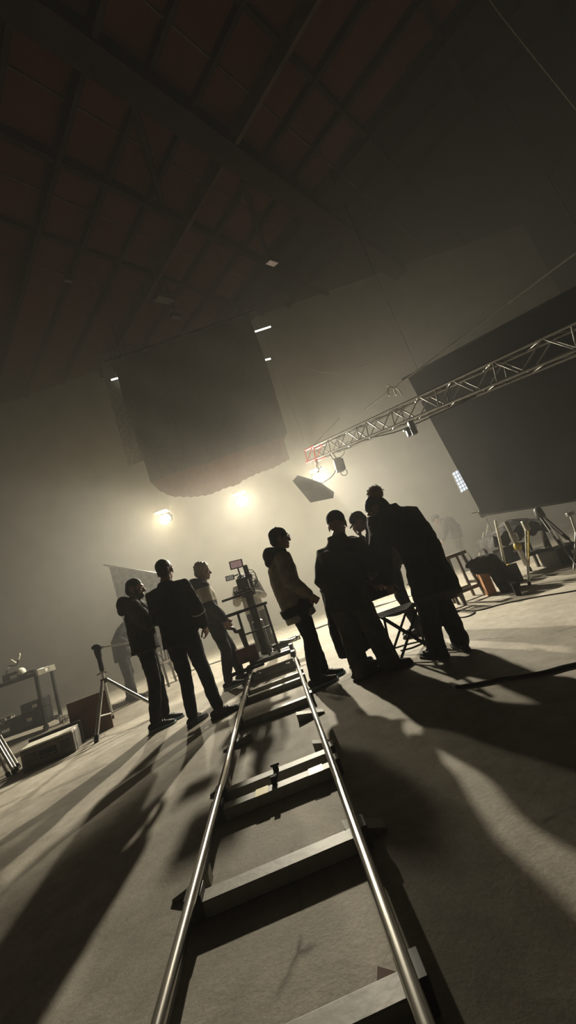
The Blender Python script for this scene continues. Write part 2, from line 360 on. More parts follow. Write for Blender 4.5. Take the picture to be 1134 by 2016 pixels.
# ------------------------------------------------------------------ people
CT = bpy.data.textures.new('cloth folds', 'CLOUDS'); CT.noise_scale = .11; CT.noise_depth = 2
def soft(o, vox=.012, wr=.02, it=3):
    m = o.modifiers.new('blend', 'REMESH'); m.mode = 'VOXEL'; m.voxel_size = vox; m.use_smooth_shade = True
    s = o.modifiers.new('relax', 'SMOOTH'); s.factor = .5; s.iterations = it
    if wr:
        d = o.modifiers.new('folds', 'DISPLACE'); d.texture = CT; d.strength = wr; d.mid_level = .5; d.texture_coords = 'LOCAL'
    return o
JD = dict(pel=(0, 0, .95), wai=(0, 0, 1.10), che=(0, .01, 1.29), nk=(0, -.01, 1.475), hd=(0, .035, 1.61),
          shR=(.185, -.01, 1.41), elR=(.25, -.04, 1.13), wrR=(.25, .05, .88), shL=(-.185, -.01, 1.41), elL=(-.25, -.04, 1.13), wrL=(-.25, .05, .88),
          hipR=(.09, 0, .93), knR=(.105, .03, .5), anR=(.12, -.02, .09), hipL=(-.09, 0, .93), knL=(-.105, .03, .5), anL=(-.12, -.02, .09))
def hand(mb, w, d, n, S, right, curl=35, spread=6):
    """palm, four unequal bent fingers and a thumb; d along the hand, n out of the palm"""
    d = V(d).normalized(); n = (V(n)-d*V(n).dot(d)).normalized(); x = d.cross(n)
    if right: x = -x           # x points to the thumb side
    mb.sweep([w-d*.02*S, w+d*.03*S, w+d*.085*S], [(.026*S, .02*S), (.038*S, .016*S), (.04*S, .013*S)], ref=x, seg=12)
    for i, (o, L) in enumerate(((.03, .078), (.010, .088), (-.011, .082), (-.031, .064))):
        p = w+d*.085*S+x*o*S; P = [p]; a = curl*.4; dd = (d+x*math.tan(R(spread*(1.2-i*.8)))).normalized()
        for k, f in enumerate((.45, .32, .23)):
            v = dd*math.cos(R(a))+n*math.sin(R(a)); p = p+v*L*f*S; P.append(p); a += curl
        mb.sweep(P, [.0095*S, .009*S, .0085*S, .0075*S], seg=8)
    p = w+d*.025*S+x*.03*S; v1 = (d*.7+x*.6+n*.35).normalized(); v2 = (d*.9+x*.15+n*.4).normalized()
    mb.sweep([p-v1*.01*S, p+v1*.04*S, p+v1*.04*S+v2*.03*S, p+v1*.04*S+v2*.055*S], [.013*S, .011*S, .0105*S, .009*S], seg=8)

def person(label, loc, face, H=1.75, J=None, head=(0, 0, 0), top=None, legs=None, shoes=None, hair='short', hairm=None, hood=None, cap=None, glasses=False, hands=(35, 35), handdir=None, vox=.012, beard=False, toes=(0, 0), wr=.022, cuffs=None, extra=None, bodyvox=.007, hs=1.07):
    S = H/1.75; SH = S*hs
    root_rot = -R(face)
    j = dict(JD); j.update(J or {}); j = {k: V(v)*S for k, v in j.items()}
    g = lambda k: j[k]
    hm = Euler((R(head[0]), R(head[2]), R(-head[1]))).to_matrix()      # pitch up, yaw right, roll
    hc = g('hd')
    def hp(x, y, z): return hc+hm @ V((x*SH, y*SH, z*SH))
    # --- body: one continuous skin
    b = MB()
    b.ball(hp(0, -.012, .03), (.074*SH, .094*SH, .088*SH), hm); b.ball(hp(0, .02, -.035), (.06*SH, .07*SH, .082*SH), hm)
    b.ball(hp(0, .062, -.092), (.026*SH, .024*SH, .022*SH), hm); b.ball(hp(0, .065, .032), (.05*SH, .03*SH, .018*SH), hm)
    b.sweep([hp(0, .085, .012), hp(0, .104, -.018), hp(0, .108, -.03)], [.010*SH, .014*SH, .014*SH], seg=8)
    b.ball(hp(0, .088, -.03), (.021*SH, .014*SH, .011*SH), hm)
    b.ball(hp(0, .083, -.058), (.025*SH, .012*SH, .007*SH), hm); b.ball(hp(0, .08, -.068), (.022*SH, .013*SH, .008*SH), hm)
    for sg in (-1, 1):
        b.ball(hp(sg*.04, .06, -.02), (.022*SH, .022*SH, .02*SH), hm)
        er = hm @ Euler((R(-12), 0, R(sg*-22))).to_matrix()
        b.ball(hp(sg*.077, -.006, -.005), (.009*SH, .019*SH, .032*SH), er); b.ball(hp(sg*.079, .0, -.03), (.008*SH, .011*SH, .012*SH), er)
    b.sweep([g('nk')-V((0, 0, .05))*S, g('nk'), hp(0, -.015, -.06)], [.075*S, .058*S, .055*S], seg=14)
    hl = (g('hipR')-g('hipL')).normalized(); sl = (g('shR')-g('shL')).normalized(); cl_ = (hl+sl).normalized()
    b.sweep([g('pel')-V((0, 0, .05))*S, g('pel'), g('wai'), g('che'), (g('shR')+g('shL'))/2-V((0, 0, .01))*S, g('nk')],
            [(.14*S, .1*S), (.155*S, .105*S), (.13*S, .095*S), (.155*S, .11*S), (.15*S, .085*S), (.06*S, .06*S)], ref=[hl, hl, cl_, sl, sl, sl], seg=18)
    for q in 'RL':
        sh, el, wr_ = g('sh'+q), g('el'+q), g('wr'+q)
        b.sweep([sh, (sh+el)/2, el, el.lerp(wr_, .35), wr_], [.055*S, .047*S, .037*S, .036*S, .026*S], seg=12)
        fd = (wr_-el).normalized(); hd_ = (handdir or {}).get(q)
        sgn = 1 if q == 'R' else -1
        dd, nn = (hd_ if hd_ else (fd, V((-sgn, .25, 0))))
        hand(b, wr_+V(dd).normalized()*.01*S, dd, nn, S, q == 'R', hands[0 if q == 'R' else 1])
        hi, kn, an_ = g('hip'+q), g('kn'+q), g('an'+q)
        b.sweep([hi, hi.lerp(kn, .5), kn, kn.lerp(an_, .35), an_], [.085*S, .07*S, .052*S, .05*S, .035*S], seg=12)
        ta = R(toes[0 if q == 'R' else 1]); fwd = V((math.sin(ta), math.cos(ta), 0))
        b.sweep([an_-fwd*.03*S-V((0, 0, .045))*S, an_+fwd*.08*S-V((0, 0, .05))*S, an_+fwd*.15*S-V((0, 0, .06))*S], [.035*S, .034*S, .022*S], seg=10)
    body = b.build('person', M['skin'], None, world=False); body.location = V(loc); body.rotation_euler.z = root_rot
    # build() moved the mesh to its box base: undo so the local frame stays the figure's own
    for v in body.data.vertices: pass
    off = V(((min(v.x for v in b.v)+max(v.x for v in b.v))/2, (min(v.y for v in b.v)+max(v.y for v in b.v))/2, min(v.z for v in b.v)))
    body.data.transform(Matrix.Translation(off))
    soft(body, bodyvox, 0, 2); tag(body, label, 'person')
    def part(nm, mb, m, vx=vox, wrk=wr, it=3, rm=True, parent=body):
        o = mb.build(nm, m, parent, world=False)
        if rm: soft(o, vx, wrk, it)
        return o
    # --- trousers
    L = dict(m=M['denim'], w=.062, k=.075, t=.1, end=.03); L.update(legs or {})
    t = MB(); t.sweep([g('pel')-V((0, 0, .07))*S, g('pel'), g('pel')+V((0, 0, .08))*S], [(.16*S, .12*S), (.172*S, .125*S), (.155*S, .115*S)], ref=hl, seg=18)
    for q in 'RL':
        hi, kn, an_ = g('hip'+q), g('kn'+q), g('an'+q)+V((0, 0, L['end']))*S
        t.sweep([hi+V((0, 0, .02)), hi.lerp(kn, .5), kn, kn.lerp(an_, .5), an_], [L['t']*S, (L['t']+L['k'])/2*S, L['k']*S, (L['k']+L['w'])/2*S, L['w']*S], seg=14)
    part('trousers', t, L['m'], wrk=wr*1.1)
    # --- shoes
    H_ = dict(m=M['shoe'], sole=M['soled'], s=1.0); H_.update(shoes or {}); ks = H_['s']*S
    for i, q in enumerate('RL'):
        an_ = g('an'+q); ta = R(toes[i]); fw = V((math.sin(ta), math.cos(ta), 0)); sd = V((fw.y, -fw.x, 0)); z0 = an_.z-.09*S
        s = MB()
        s.sweep([an_+V((0, 0, .05))*S, an_, an_+fw*.01*S-V((0, 0, .05))*S], [.045*ks, .047*ks, .047*ks], seg=12)
        P = [an_+fw*a*ks+V((0, 0, 1))*(z0+h*ks-an_.z) for a, h in ((-.06, .05), (0, .05), (.07, .044), (.13, .035), (.185, .03))]
        s.sweep(P, [(.036*ks, .04*ks), (.042*ks, .042*ks), (.044*ks, .036*ks), (.046*ks, .029*ks), (.03*ks, .02*ks)], ref=sd, seg=14)
        so = part('shoe', s, H_['m'], vx=.008, wrk=.006, it=2)
        k = MB(); P = [an_+fw*a*ks+sd*wd*ks+V((0, 0, z0+.013*S-an_.z)) for a, wd in ((-.1, .0), (-.085, .03), (-.03, .042), (.05, .044), (.12, .052), (.19, .04), (.215, 0), (.19, -.04), (.12, -.048), (.05, -.04), (-.03, -.04), (-.085, -.03))]
        k.prism(P, .026*S); k.build('sole', H_['sole'], so, world=False, bevel=.004)
        la = MB()
        for a in (.045, .07, .095): la.sweep([an_+fw*a*ks+sd*.03*ks+V((0, 0, z0+.075*ks-an_.z-.1*(a-.045))), an_+fw*a*ks+V((0, 0, z0+.088*ks-an_.z-.12*(a-.045))), an_+fw*a*ks-sd*.03*ks+V((0, 0, z0+.075*ks-an_.z-.1*(a-.045)))], .004, seg=6)
        la.build('laces', M['strapm'] if H_.get('lace') else H_['sole'], so, world=False)
    # --- jacket
    T = dict(m=M['cloth'], hem=.10, hrx=.2, hry=.155, puff=1.0, sl=(.088, .072, .055), collar=.075, name='jacket', end=.02); T.update(top or {})
    pf = T['puff']*S; dn = (g('pel')-g('wai')).normalized(); shm = (g('shR')+g('shL'))/2
    hemc = g('pel')+dn*T['hem']*S+V(T.get('hoff', (0, 0, 0)))*S
    tb = MB(); tb.sweep([hemc, g('pel').lerp(hemc, .5), g('pel'), g('wai'), g('che'), shm-V((0, 0, .0)), g('nk')-V((0, 0, .03))*S, g('nk')+V((0, 0, .025))*S],
        [(T['hrx']*S, T['hry']*S), ((T['hrx']*.5+.1)*S, (T['hry']*.5+.078)*S), (.195*pf, .15*pf), (.188*pf, .148*pf), (.2*pf, .152*pf), (.165*pf, .105*pf), (.11*S, .1*S), (T['collar']*S, T['collar']*S)],
        ref=[hl, hl, hl, cl_, sl, sl, sl, sl], seg=22, cap='flat')
    for q in 'RL':
        sh, el, wr_ = g('sh'+q), g('el'+q), g('wr'+q); a, c, e = T['sl']; we = wr_-(wr_-el).normalized()*T['end']*S
        tb.sweep([shm.lerp(sh, .75)+V((0, 0, -.01))*S, sh, sh.lerp(el, .5), el, el.lerp(we, .5), we], [a*.95*S, a*S, (a+c)/2*S, c*S, (c+e)/2*S, e*S], seg=14)
    tp_ = part(T['name'], tb, T['m'])
    if T.get('hemband'):
        hb = MB(); up_ = -dn; hx, hy = T['hrx']*1.0*S, T['hry']*1.0*S
        hb.sweep([hemc-up_*.03*S, hemc+up_*.075*S], [(hx*1.05, hy*1.06), (hx*1.08, hy*1.1)], ref=hl, seg=22, cap='flat'); part('hem_band', hb, T['hemband'], wrk=.01)
    if T.get('undershirt'):
        hb = MB(); hb.sweep([hemc+dn*.1*S, hemc-dn*.04*S], [(T['hrx']*1.0*S, T['hry']*1.0*S)]*2, ref=hl, seg=22, cap='flat'); part('undershirt', hb, T['undershirt'], wrk=.008)
    # --- hood lying on the back
    if hood:
        h = MB(); nk = g('nk'); P = []
        for a in range(-120, 121, 20):
            aa = R(a); rr = .112; P.append(nk+V((math.sin(aa)*rr, -math.cos(aa)*rr*.95-.012, .012+.03*math.cos(aa)))*S)
        h.sweep(P, [(.03+.03*max(0, math.cos(R(a))))*S for a in range(-120, 121, 20)], seg=12)
        h.ball(nk+V((0, -.12, .0))*S, (.125*S, .075*S, .085*S)); h.ball(nk+V((0, -.15, -.07))*S, (.08*S, .045*S, .06*S))
        part('hood', h, hood, wrk=.014)
    # --- hair, cap
    hmm = hairm or M['hair']
    if hair in ('short', 'bun', 'crop', 'curly'):
        h = MB(); k = {'short': 1.0, 'bun': 1.0, 'crop': .97, 'curly': 1.08}[hair]
        h.ball(hp(0, -.016, .05), (.081*SH*k, .098*SH*k, .082*SH*k), hm); h.ball(hp(0, -.06, .0), (.068*SH*k, .055*SH*k, .075*SH*k), hm)
        if hair == 'short': h.ball(hp(0, .0, .075), (.07*SH, .075*SH, .055*SH), hm)
        for sg in (-1, 1): h.sweep([hp(sg*.073, .02, .03), hp(sg*.075, .02, -.01)], [.012*SH, .008*SH], seg=8)
        if hair == 'curly':
            for i in range(60):
                a, e = random.uniform(0, 6.28), random.uniform(-.1, 1.5)
                h.ball(hp(math.cos(a)*math.cos(e)*.085, -.02+math.sin(a)*math.cos(e)*.095, .05+math.sin(e)*.085), .018*SH, seg=8, ring=6)
        part('hair', h, hmm, vx=.007, wrk=.016 if hair != 'curly' else .02, it=1)
    if hair == 'bun':
        h = MB(); c = hp(0, -.1, .1)
        h.ball(c, .064*SH)
        for i in range(300):
            d = V((random.gauss(0, 1), random.gauss(0, 1), random.gauss(0, 1)+.2)).normalized()
            x1_ = d.orthogonal().normalized(); rr = random.uniform(.005, .011)*SH; c0 = c+d*random.uniform(.05, .072)*SH
            h.torus(c0, rr, random.uniform(.0014, .0026)*SH, (x1_+d*random.uniform(-.6, .6)), 10, random.uniform(0, 90), random.uniform(240, 360))
        part('hair_bun', h, M['hairb'], rm=False)
    if beard:
        h = MB(); h.ball(hp(0, .05, -.075), (.05*SH, .05*SH, .045*SH), hm)
        for sg in (-1, 1): h.sweep([hp(sg*.06, .02, -.02), hp(sg*.052, .045, -.075)], .018*SH, seg=8)
        part('beard', h, hmm, vx=.006, wrk=.008, it=1)
    if cap:
        h = MB(); k = cap.get('k', 1.0)
        h.ball(hp(0, -.012, .055), (.086*SH*k, .104*SH*k, .082*SH), hm); h.ball(hp(0, -.05, .025), (.078*SH, .065*SH, .055*SH), hm)
        co_ = part('cap', h, cap['m'], vx=.008, wrk=.006, it=2)
        sg = -1 if cap.get('back') else 1
        bl = cap.get('brim', .075)
        if bl:
            q = MB(); z = cap.get('bz', .04); P = [hp(math.sin(R(a))*.078, sg*(.07+math.cos(R(a))*bl-.02 if abs(a) < 89 else .05), z-.012*math.cos(R(a*1.0))-.0) for a in range(-90, 91, 15)]
            q.prism(P, .009*SH); part('brim', q, cap['m'], rm=False, parent=co_)
        q = MB(); q.ball(hp(0, -.012, .138), (.01*SH, .01*SH, .007*SH)); part('button', q, cap['m'], rm=False, parent=co_)
    if bodyvox < .009:
        for sg in (-1, 1): MB().ball(hp(sg*.03, .078, .008), .012*SH, seg=10, ring=8).build('eye', M['eye'], body, world=False)
    if glasses:
        q = MB(); 
        for sg in (-1, 1):
            q.torus(hp(sg*.034, .105, .006), .025*SH, .003, hm @ V((0, 1, 0)), 16); q.sweep([hp(sg*.06, .1, .012), hp(sg*.078, .05, .012), hp(sg*.082, -.01, .0)], .0025, seg=6)
        q.sweep([hp(-.01, .107, .01), hp(.01, .107, .01)], .003, seg=6); q.build('eyeglasses', M['glass'], body, world=False)
    if extra: extra(body, g, hp, part, S)
    return body

# A: bearded man, hand at chin, seen in profile
person('person in dark hooded jacket holding hand to chin, arms folded, beside silver stand', (-2.15, 4.72, 0), 68, 1.76,
    J=dict(nk=(0, -.01, 1.46), hd=(0, .05, 1.60), shL=(-.175, .03, 1.40), elL=(-.15, .27, 1.17), wrL=(-.03, .21, 1.36), shR=(.185, -.02, 1.40), elR=(.22, .12, 1.14), wrR=(.02, .30, 1.17),
           hipR=(.09, 0, .93), anR=(.1, -.08, .09), knR=(.10, .01, .5), anL=(-.09, .03, .09), knL=(-.09, .04, .5)),
    head=(-10, 12, 0), top=dict(m=M['cloth'], hem=.1, hrx=.215, hry=.175, puff=1.06, sl=(.095, .08, .062)), legs=dict(m=M['denim'], w=.062, k=.075, t=.1),
    shoes=dict(lace=1, sole=M['bluesole']), hair='crop', hood=M['cloth'], beard=True, hands=(45, 50), handdir={'L': (V((.2, -.15, 1)), V((.3, -1, 0))), 'R': (V((-1, .1, .1)), V((0, -1, .2)))}, toes=(4, 22))
# B: back view, arms crossed
def cuffB(body, g, hp, part, S):
    d = g('wrR')-g('elR'); q = MB(); q.sweep([g('elR')+d*.3, g('elR')+d*.35], [(.076*S, .076*S), (.075*S, .075*S)], seg=16, cap='flat'); part('cuff_band', q, M['strapm'], rm=False)
person('person in plain dark jacket seen from behind with a white cuff and feet apart', (-1.55, 4.28, 0), 12, 1.78,
    J=dict(hd=(.01, .03, 1.61), shR=(.18, 0, 1.395), shL=(-.18, 0, 1.395), elR=(.28, -.02, 1.14), wrR=(.245, .1, .92), elL=(-.25, .04, 1.15), wrL=(-.13, .2, 1.0),
           hipR=(.09, 0, .93), knR=(.14, .03, .5), anR=(.2, .0, .09), hipL=(-.085, 0, .93), knL=(-.085, .03, .5), anL=(-.09, -.02, .09)),
    head=(-4, -12, 0), top=dict(m=M['cloth2'], hem=.14, hrx=.215, hry=.16, puff=1.02, sl=(.092, .078, .058)), legs=dict(m=M['denim'], w=.06, k=.074, t=.105),
    hair='short', hands=(35, 40), toes=(50, 10), extra=cuffB)
# C: two tone hooded jacket
jm = band_mat('two tone jacket', [(0, (.016, .016, .017)), (1.19, (.42, .38, .31)), (1.4, (.018, .018, .018))])
person('person in two-tone hooded jacket with pale chest band, in profile beside the dolly handles', (-1.5, 5.62, 0), 66, 1.77,
    J=dict(pel=(0, -.04, .95), hipR=(.09, -.04, .93), hipL=(-.09, -.04, .93), wai=(0, -.05, 1.1), che=(0, -.04, 1.29), nk=(0, -.03, 1.47), hd=(0, .03, 1.62), shR=(.18, -.05, 1.41), elR=(.24, -.05, 1.13), wrR=(.21, .09, .88), shL=(-.18, -.02, 1.41), elL=(-.2, .04, 1.13), wrL=(-.16, .16, .92),
           anR=(.09, -.06, .09), knR=(.1, .02, .5), anL=(-.1, .16, .09), knL=(-.1, .12, .5)),
    head=(-9, 10, 0), top=dict(m=jm, hem=.03, hrx=.19, hry=.16, puff=1.05, sl=(.095, .08, .06)), legs=dict(w=.065, k=.08, t=.115), shoes=dict(lace=1, sole=M['bluesole']),
    hair='curly', hairm=M['hairl'], hood=M['cloth'], hands=(40, 40), toes=(6, 22))
# D: beige jacket, cap, glasses
person('person in beige jacket with dark hood, cap and eyeglasses standing beside the right rail', (-.24, 4.2, 0), 72, 1.67,
    J=dict(pel=(0, -.02, .95), wai=(0, -.04, 1.1), che=(0, -.03, 1.29), nk=(0, .0, 1.47), hd=(0, .06, 1.62), shR=(.18, -.02, 1.4), elR=(.235, -.04, 1.13), wrR=(.2, .12, .93), shL=(-.17, 0, 1.4), elL=(-.2, .02, 1.13), wrL=(-.15, .16, .93),
           anR=(.09, -.07, .09), knR=(.1, .01, .5), anL=(-.1, .08, .09), knL=(-.1, .06, .5)),
    head=(-4, 6, 0), top=dict(m=M['beige'], hem=.15, hrx=.19, hry=.18, puff=1.08, sl=(.098, .085, .06), hemband=M['cloth'], undershirt=M['pale']), legs=dict(w=.072, k=.085, t=.115),
    shoes=dict(lace=1, sole=M['bluesole'], s=1.1), hair='crop', hood=M['cloth'], cap=dict(m=M['cloth2'], brim=.05, bz=.05), glasses=True, hands=(45, 40), toes=(2, 20))
# E2: long skirt, bending in front of E and mostly hidden
person('person in ankle-length dark skirt mostly hidden beyond the broad-backed person', (.2, 4.3, 0), 82, 1.58,
    J=dict(wai=(0, .08, 1.08), che=(0, .2, 1.2), nk=(0, .32, 1.28), hd=(0, .4, 1.34), shR=(.18, .26, 1.24), shL=(-.18, .26, 1.24), elR=(.22, .36, .98), wrR=(.16, .5, .85), elL=(-.2, .36, .98), wrL=(-.12, .5, .85)),
    head=(-40, 0, 0), top=dict(m=M['cloth2'], hem=.08), legs=dict(w=.05), hair='short', vox=.014,
    extra=lambda body, g, hp, part, S: part('long_skirt', MB().sweep([g('pel')+V((0, 0, .1)), g('pel')-V((0, 0, .1)), g('pel')-V((0, 0, .45)), V((0, .02, .17))], [(.15, .13), (.19, .16), (.23, .2), (.25, .22)], ref=(1, 0, 0), seg=24, cap='flat'), M['cloth2'], vx=.014, wrk=.03))
# E: broad back, cap, wide grey trousers
person('person in broad dark coat, cap and wide grey trousers seen from behind', (.27, 3.86, 0), 22, 1.66,
    J=dict(pel=(.02, -.02, .95), wai=(.05, -.02, 1.1), che=(.08, .0, 1.22), nk=(.11, .04, 1.41), hd=(.14, .1, 1.53), shR=(.255, .04, 1.26), shL=(-.06, .04, 1.28), elR=(.37, .02, 1.0), wrR=(.3, .22, .95), elL=(-.17, -.02, 1.02), wrL=(-.12, .08, .84),
           hipR=(.1, -.02, .93), knR=(.13, .02, .5), anR=(.17, .02, .09), hipL=(-.1, -.02, .93), knL=(-.1, .02, .5), anL=(-.1, -.05, .09)),
    hs=1.2, head=(-12, -8, 4), top=dict(m=M['olive'], hem=.28, hrx=.225, hry=.18, puff=1.16, sl=(.115, .105, .07), collar=.1, name='coat'), legs=dict(m=M['grey'], w=.095, k=.11, t=.122, end=.0),
    shoes=dict(m=M['cloth'], s=1.12), hair='crop', hairm=M['hairb'], cap=dict(m=M['cloth2'], brim=.06, bz=.03), hands=(40, 40), toes=(62, 60))
# H: cap, facing left, hand at mouth
person('person in cap facing left with hand at mouth, behind the tall coated person', (1.02, 4.95, 0), -78, 1.72,
    J=dict(che=(0, .03, 1.29), nk=(0, .08, 1.44), hd=(0, .2, 1.545), shL=(-.17, .05, 1.38), elL=(-.2, .22, 1.12), wrL=(-.06, .235, 1.33), shR=(.18, .03, 1.38), elR=(.2, .15, 1.12), wrR=(0, .3, 1.15)),
    head=(-24, 0, 0), top=dict(m=M['cloth'], hem=.1), hair='crop', hood=M['cloth'], cap=dict(m=M['cloth'], brim=.085, bz=.03), hands=(50, 60), handdir={'L': (V((.1, .0, 1)), V((.3, 1, 0)))})
# F: tall coat, curly bun, hunched
person('tall person in long loose dark coat with curly hair bun hunched over the folding chair', (.97, 3.72, 0), -40, 1.8,
    J=dict(pel=(.05, -.08, .94), wai=(.06, -.04, 1.08), che=(.06, .02, 1.22), nk=(.04, .09, 1.39), hd=(.0, .17, 1.42), shR=(.21, .0, 1.28), shL=(-.13, .1, 1.31), elR=(.29, -.03, 1.0), wrR=(.30, -.02, .74), elL=(-.15, .2, 1.02), wrL=(-.13, .25, .76),
           hipR=(.14, -.08, .92), knR=(.11, -.04, .5), anR=(.06, -.1, .09), hipL=(-.03, -.08, .92), knL=(-.05, .0, .5), anL=(-.09, .05, .09)),
    head=(-30, -20, 0), top=dict(m=M['cloth'], hem=.46, hrx=.2, hry=.21, puff=1.12, sl=(.11, .1, .08), collar=.1, name='coat', hoff=(-.1, .05, 0)), legs=dict(w=.08, k=.092, t=.12, end=.0),
    hs=1.14, shoes=dict(s=1.08), hair='bun', hairm=M['hair'], hands=(45, 45), toes=(40, 10), wr=.035)
# G: camera operator behind the dolly
person('person in loose pale shirt standing behind the cinema camera on the dolly', (-1.12, 7.0, 0), 185, 1.66,
    J=dict(che=(0, .06, 1.27), nk=(0, .14, 1.41), hd=(0, .27, 1.45), shR=(.18, .1, 1.37), shL=(-.18, .1, 1.37), elR=(.26, .14, 1.1), wrR=(.14, .34, 1.2), elL=(-.26, .14, 1.1), wrL=(-.14, .34, 1.2)), head=(-25, 0, 0),
    top=dict(m=M['pale'], hem=.1, sl=(.09, .08, .06), name='shirt'), legs=dict(m=M['grey'], w=.07), hair='short', vox=.016, bodyvox=.01)
# I: bending figure in the far haze
person('hazy stooping person far back behind the wooden stool, facing left', (3.75, 9.8, 0), -72, 1.75,
    J=dict(pel=(0, -.04, .94), hipR=(.09, -.04, .92), hipL=(-.09, -.04, .92), wai=(0, -.06, 1.08), che=(0, .0, 1.26), nk=(0, .13, 1.38), hd=(0, .25, 1.42), shR=(.18, .07, 1.33), shL=(-.18, .07, 1.33), elR=(.22, .16, 1.06), wrR=(.16, .3, .9), elL=(-.22, .16, 1.06), wrL=(-.16, .3, .9)),
    head=(-40, 0, 0), top=dict(m=M['cloth'], hem=.12), legs=dict(m=M['grey'], w=.075), hair='none', cap=dict(m=M['cloth'], brim=.06), vox=.018, bodyvox=.012)
# J: dark figure behind A
person('dark-clothed stooping person half hidden behind the bearded person holding chin', (-3.86, 7.45, 0), 70, 1.72,
    J=dict(che=(0, .14, 1.27), nk=(0, .24, 1.4), hd=(0, .4, 1.47), shL=(-.18, .2, 1.36), shR=(.18, .2, 1.36), elR=(.34, .02, 1.2), wrR=(.12, .2, 1.0), elL=(-.2, .3, 1.1), wrL=(-.1, .4, 1.0), anR=(.12, .05, .09), anL=(-.16, -.05, .09)), head=(-30, 0, 0), top=dict(m=M['cloth2'], hem=.2, hrx=.23, name='jacket'), legs=dict(w=.075, k=.09), hair='short', vox=.016, bodyvox=.01)

# ------------------------------------------------------------------ dolly and cinema camera
DY = 5.9; dc = tp(DY); dr = empty('camera_dolly', dc, 'dark camera dolly with push bars standing on the far end of the track', 'camera dolly')
def dp(x, y, z): return dc+tx*x+td*y+V((0, 0, z))
MB().beam(dp(0, -.42, .2), dp(0, .45, .2), .58, .05).build('platform', M['darkmetal'], dr, bevel=.01)
for sg in (-1, 1):
    for yy in (-.36, .36):
        o = MB().box(dp(sg*G, yy, .16), (.07, .2, .07)).build('wheel_truck', M['darkmetal'], dr, bevel=.005)
        for k in (-.06, .06): MB().cyl(dp(sg*G-.018, yy+k, .138), dp(sg*G+.018, yy+k, .138), .036, seg=18).build('wheel', M['rubber'], o)
MB().beam(dp(-.62, -.47, .175), dp(-.1, -.44, .175), .11, .035).build('side_step', M['black'], dr, bevel=.006)
MB().beam(dp(.05, .1, .27), dp(.48, .15, .27), .2, .05).build('side_step', M['black'], dr, bevel=.006)
MB().box(dp(-.3, -.22, .34), (.3, .2, .2), Matrix.Rotation(R(8), 3, 'Z')).build('equipment_box', mat('maroon box', (.09, .04, .035), .6), dr, bevel=.008)
hb = MB(); hb.beam(dp(-.64, -.3, .92), dp(-.2, -.28, .92), .045, .045); hb.beam(dp(-.2, -.28, .92), dp(.18, -.26, .92), .04, .04); hb.build('push_bar', M['black'], dr, bevel=.006)
for x in (-.26, .0, .14): MB().beam(dp(x, -.28, .91), dp(x+.0, -.3, .2), .035, .035).build('upright', M['darkmetal'], dr, bevel=.004)
MB().beam(dp(-.26, -.28, .6), dp(.14, -.28, .6), .022, .022).build('cross_bar', M['darkmetal'], dr)
MB().beam(dp(-.46, .0, 1.145), dp(.02, .02, 1.145), .04, .035).build('top_bar', M['black'], dr, bevel=.004)
zz = MB(); zz.sweep(catmull([dp(-.55, -.28, .85), dp(-.46, -.28, .83), dp(-.46, -.28, .77), dp(-.38, -.28, .73), dp(-.36, -.28, .68), dp(-.3, -.28, .67)], 5), .025, seg=10); zz.build('crank_arm', M['darkmetal'], dr)
MB().beam(dp(-.3, -.28, .7), dp(-.26, -.24, .25), .06, .05).build('side_post', M['darkmetal'], dr, bevel=.005)
MB().sweep([dp(-.05, .05, .22), dp(-.05, .05, .7), dp(-.05, .05, .72), dp(-.05, .05, 1.1)], [.085, .085, .065, .065], seg=18, cap='flat').build('column', M['darkmetal'], dr)
MB().cyl(dp(-.05, .05, 1.09), dp(-.05, .05, 1.14), .12, seg=20).build('head_plate', M['darkmetal'], dr)
kn = MB(); kn.sweep([dp(.2, -.1, .32), dp(.36, -.16, .3), dp(.44, -.16, .31)], .02, seg=8); kn.ball(dp(.44, -.16, .31), .03); kn.build('brake_lever', M['chrome'], dr)
# camera
cc = dp(-.08, 0, 1.165); cr = empty('cinema_camera', cc, 'cinema camera with rod rig and lit pink monitor on top of the dolly column', 'camera')
def cp(x, y, z): return cc+tx*x+td*y+V((0, 0, z))
MB().beam(cp(0, -.14, .13), cp(0, .16, .13), .17, .17).build('camera_body', M['darkmetal'], cr, bevel=.012)
MB().box(cp(0, 0, .02), (.24, .34, .03)).build('base_plate', M['black'], cr, bevel=.004)
for x in (-.045, .045): MB().cyl(cp(x, -.25, .05), cp(x, .45, .05), .009, seg=10).build('support_rod', M['metal'], cr)
ln = MB(); ln.sweep([cp(0, .16, .13), cp(0, .2, .13), cp(0, .21, .13), cp(0, .4, .13)], [.05, .05, .06, .065], seg=20, cap='flat'); ln.build('lens', M['black'], cr)
MB().box(cp(0, .45, .14), (.2, .1, .16)).build('matte_box', M['black'], cr, bevel=.005)
MB().box(cp(.13, .02, .13), (.05, .16, .15)).build('focus_motor', M['darkmetal'], cr, bevel=.006)
bt = MB(); bt.box(cp(.11, -.1, .3), (.07, .06, .16)); bt.box(cp(.12, -.1, .2), (.1, .08, .06)); bt.build('battery', M['caseb'], cr, bevel=.006)
hd = MB(); hd.sweep(catmull([cp(-.0, .12, .22), cp(0, .1, .27), cp(0, -.06, .27), cp(0, -.1, .22)], 5), .014, seg=10); hd.build('top_handle', M['black'], cr)
def monitor(c, wd, ht, nm, scr, par, ry=0):
    rot = Matrix((tx, td, V((0, 0, 1)))).transposed() @ Matrix.Rotation(R(ry), 3, 'Y')
    o = MB().box(c, (wd, .03, ht), rot).build(nm, M['caseb'], par, bevel=.006); MB().box(c-td*.0165, (wd*.82, .003, ht*.78), rot).build('display', scr, o)
monitor(cp(-.005, -.13, .43), .2, .125, 'monitor', M['screen'], cr, 4)
monitor(cp(-.15, -.16, .265), .13, .075, 'viewfinder_screen', M['screen2'], cr, 4)
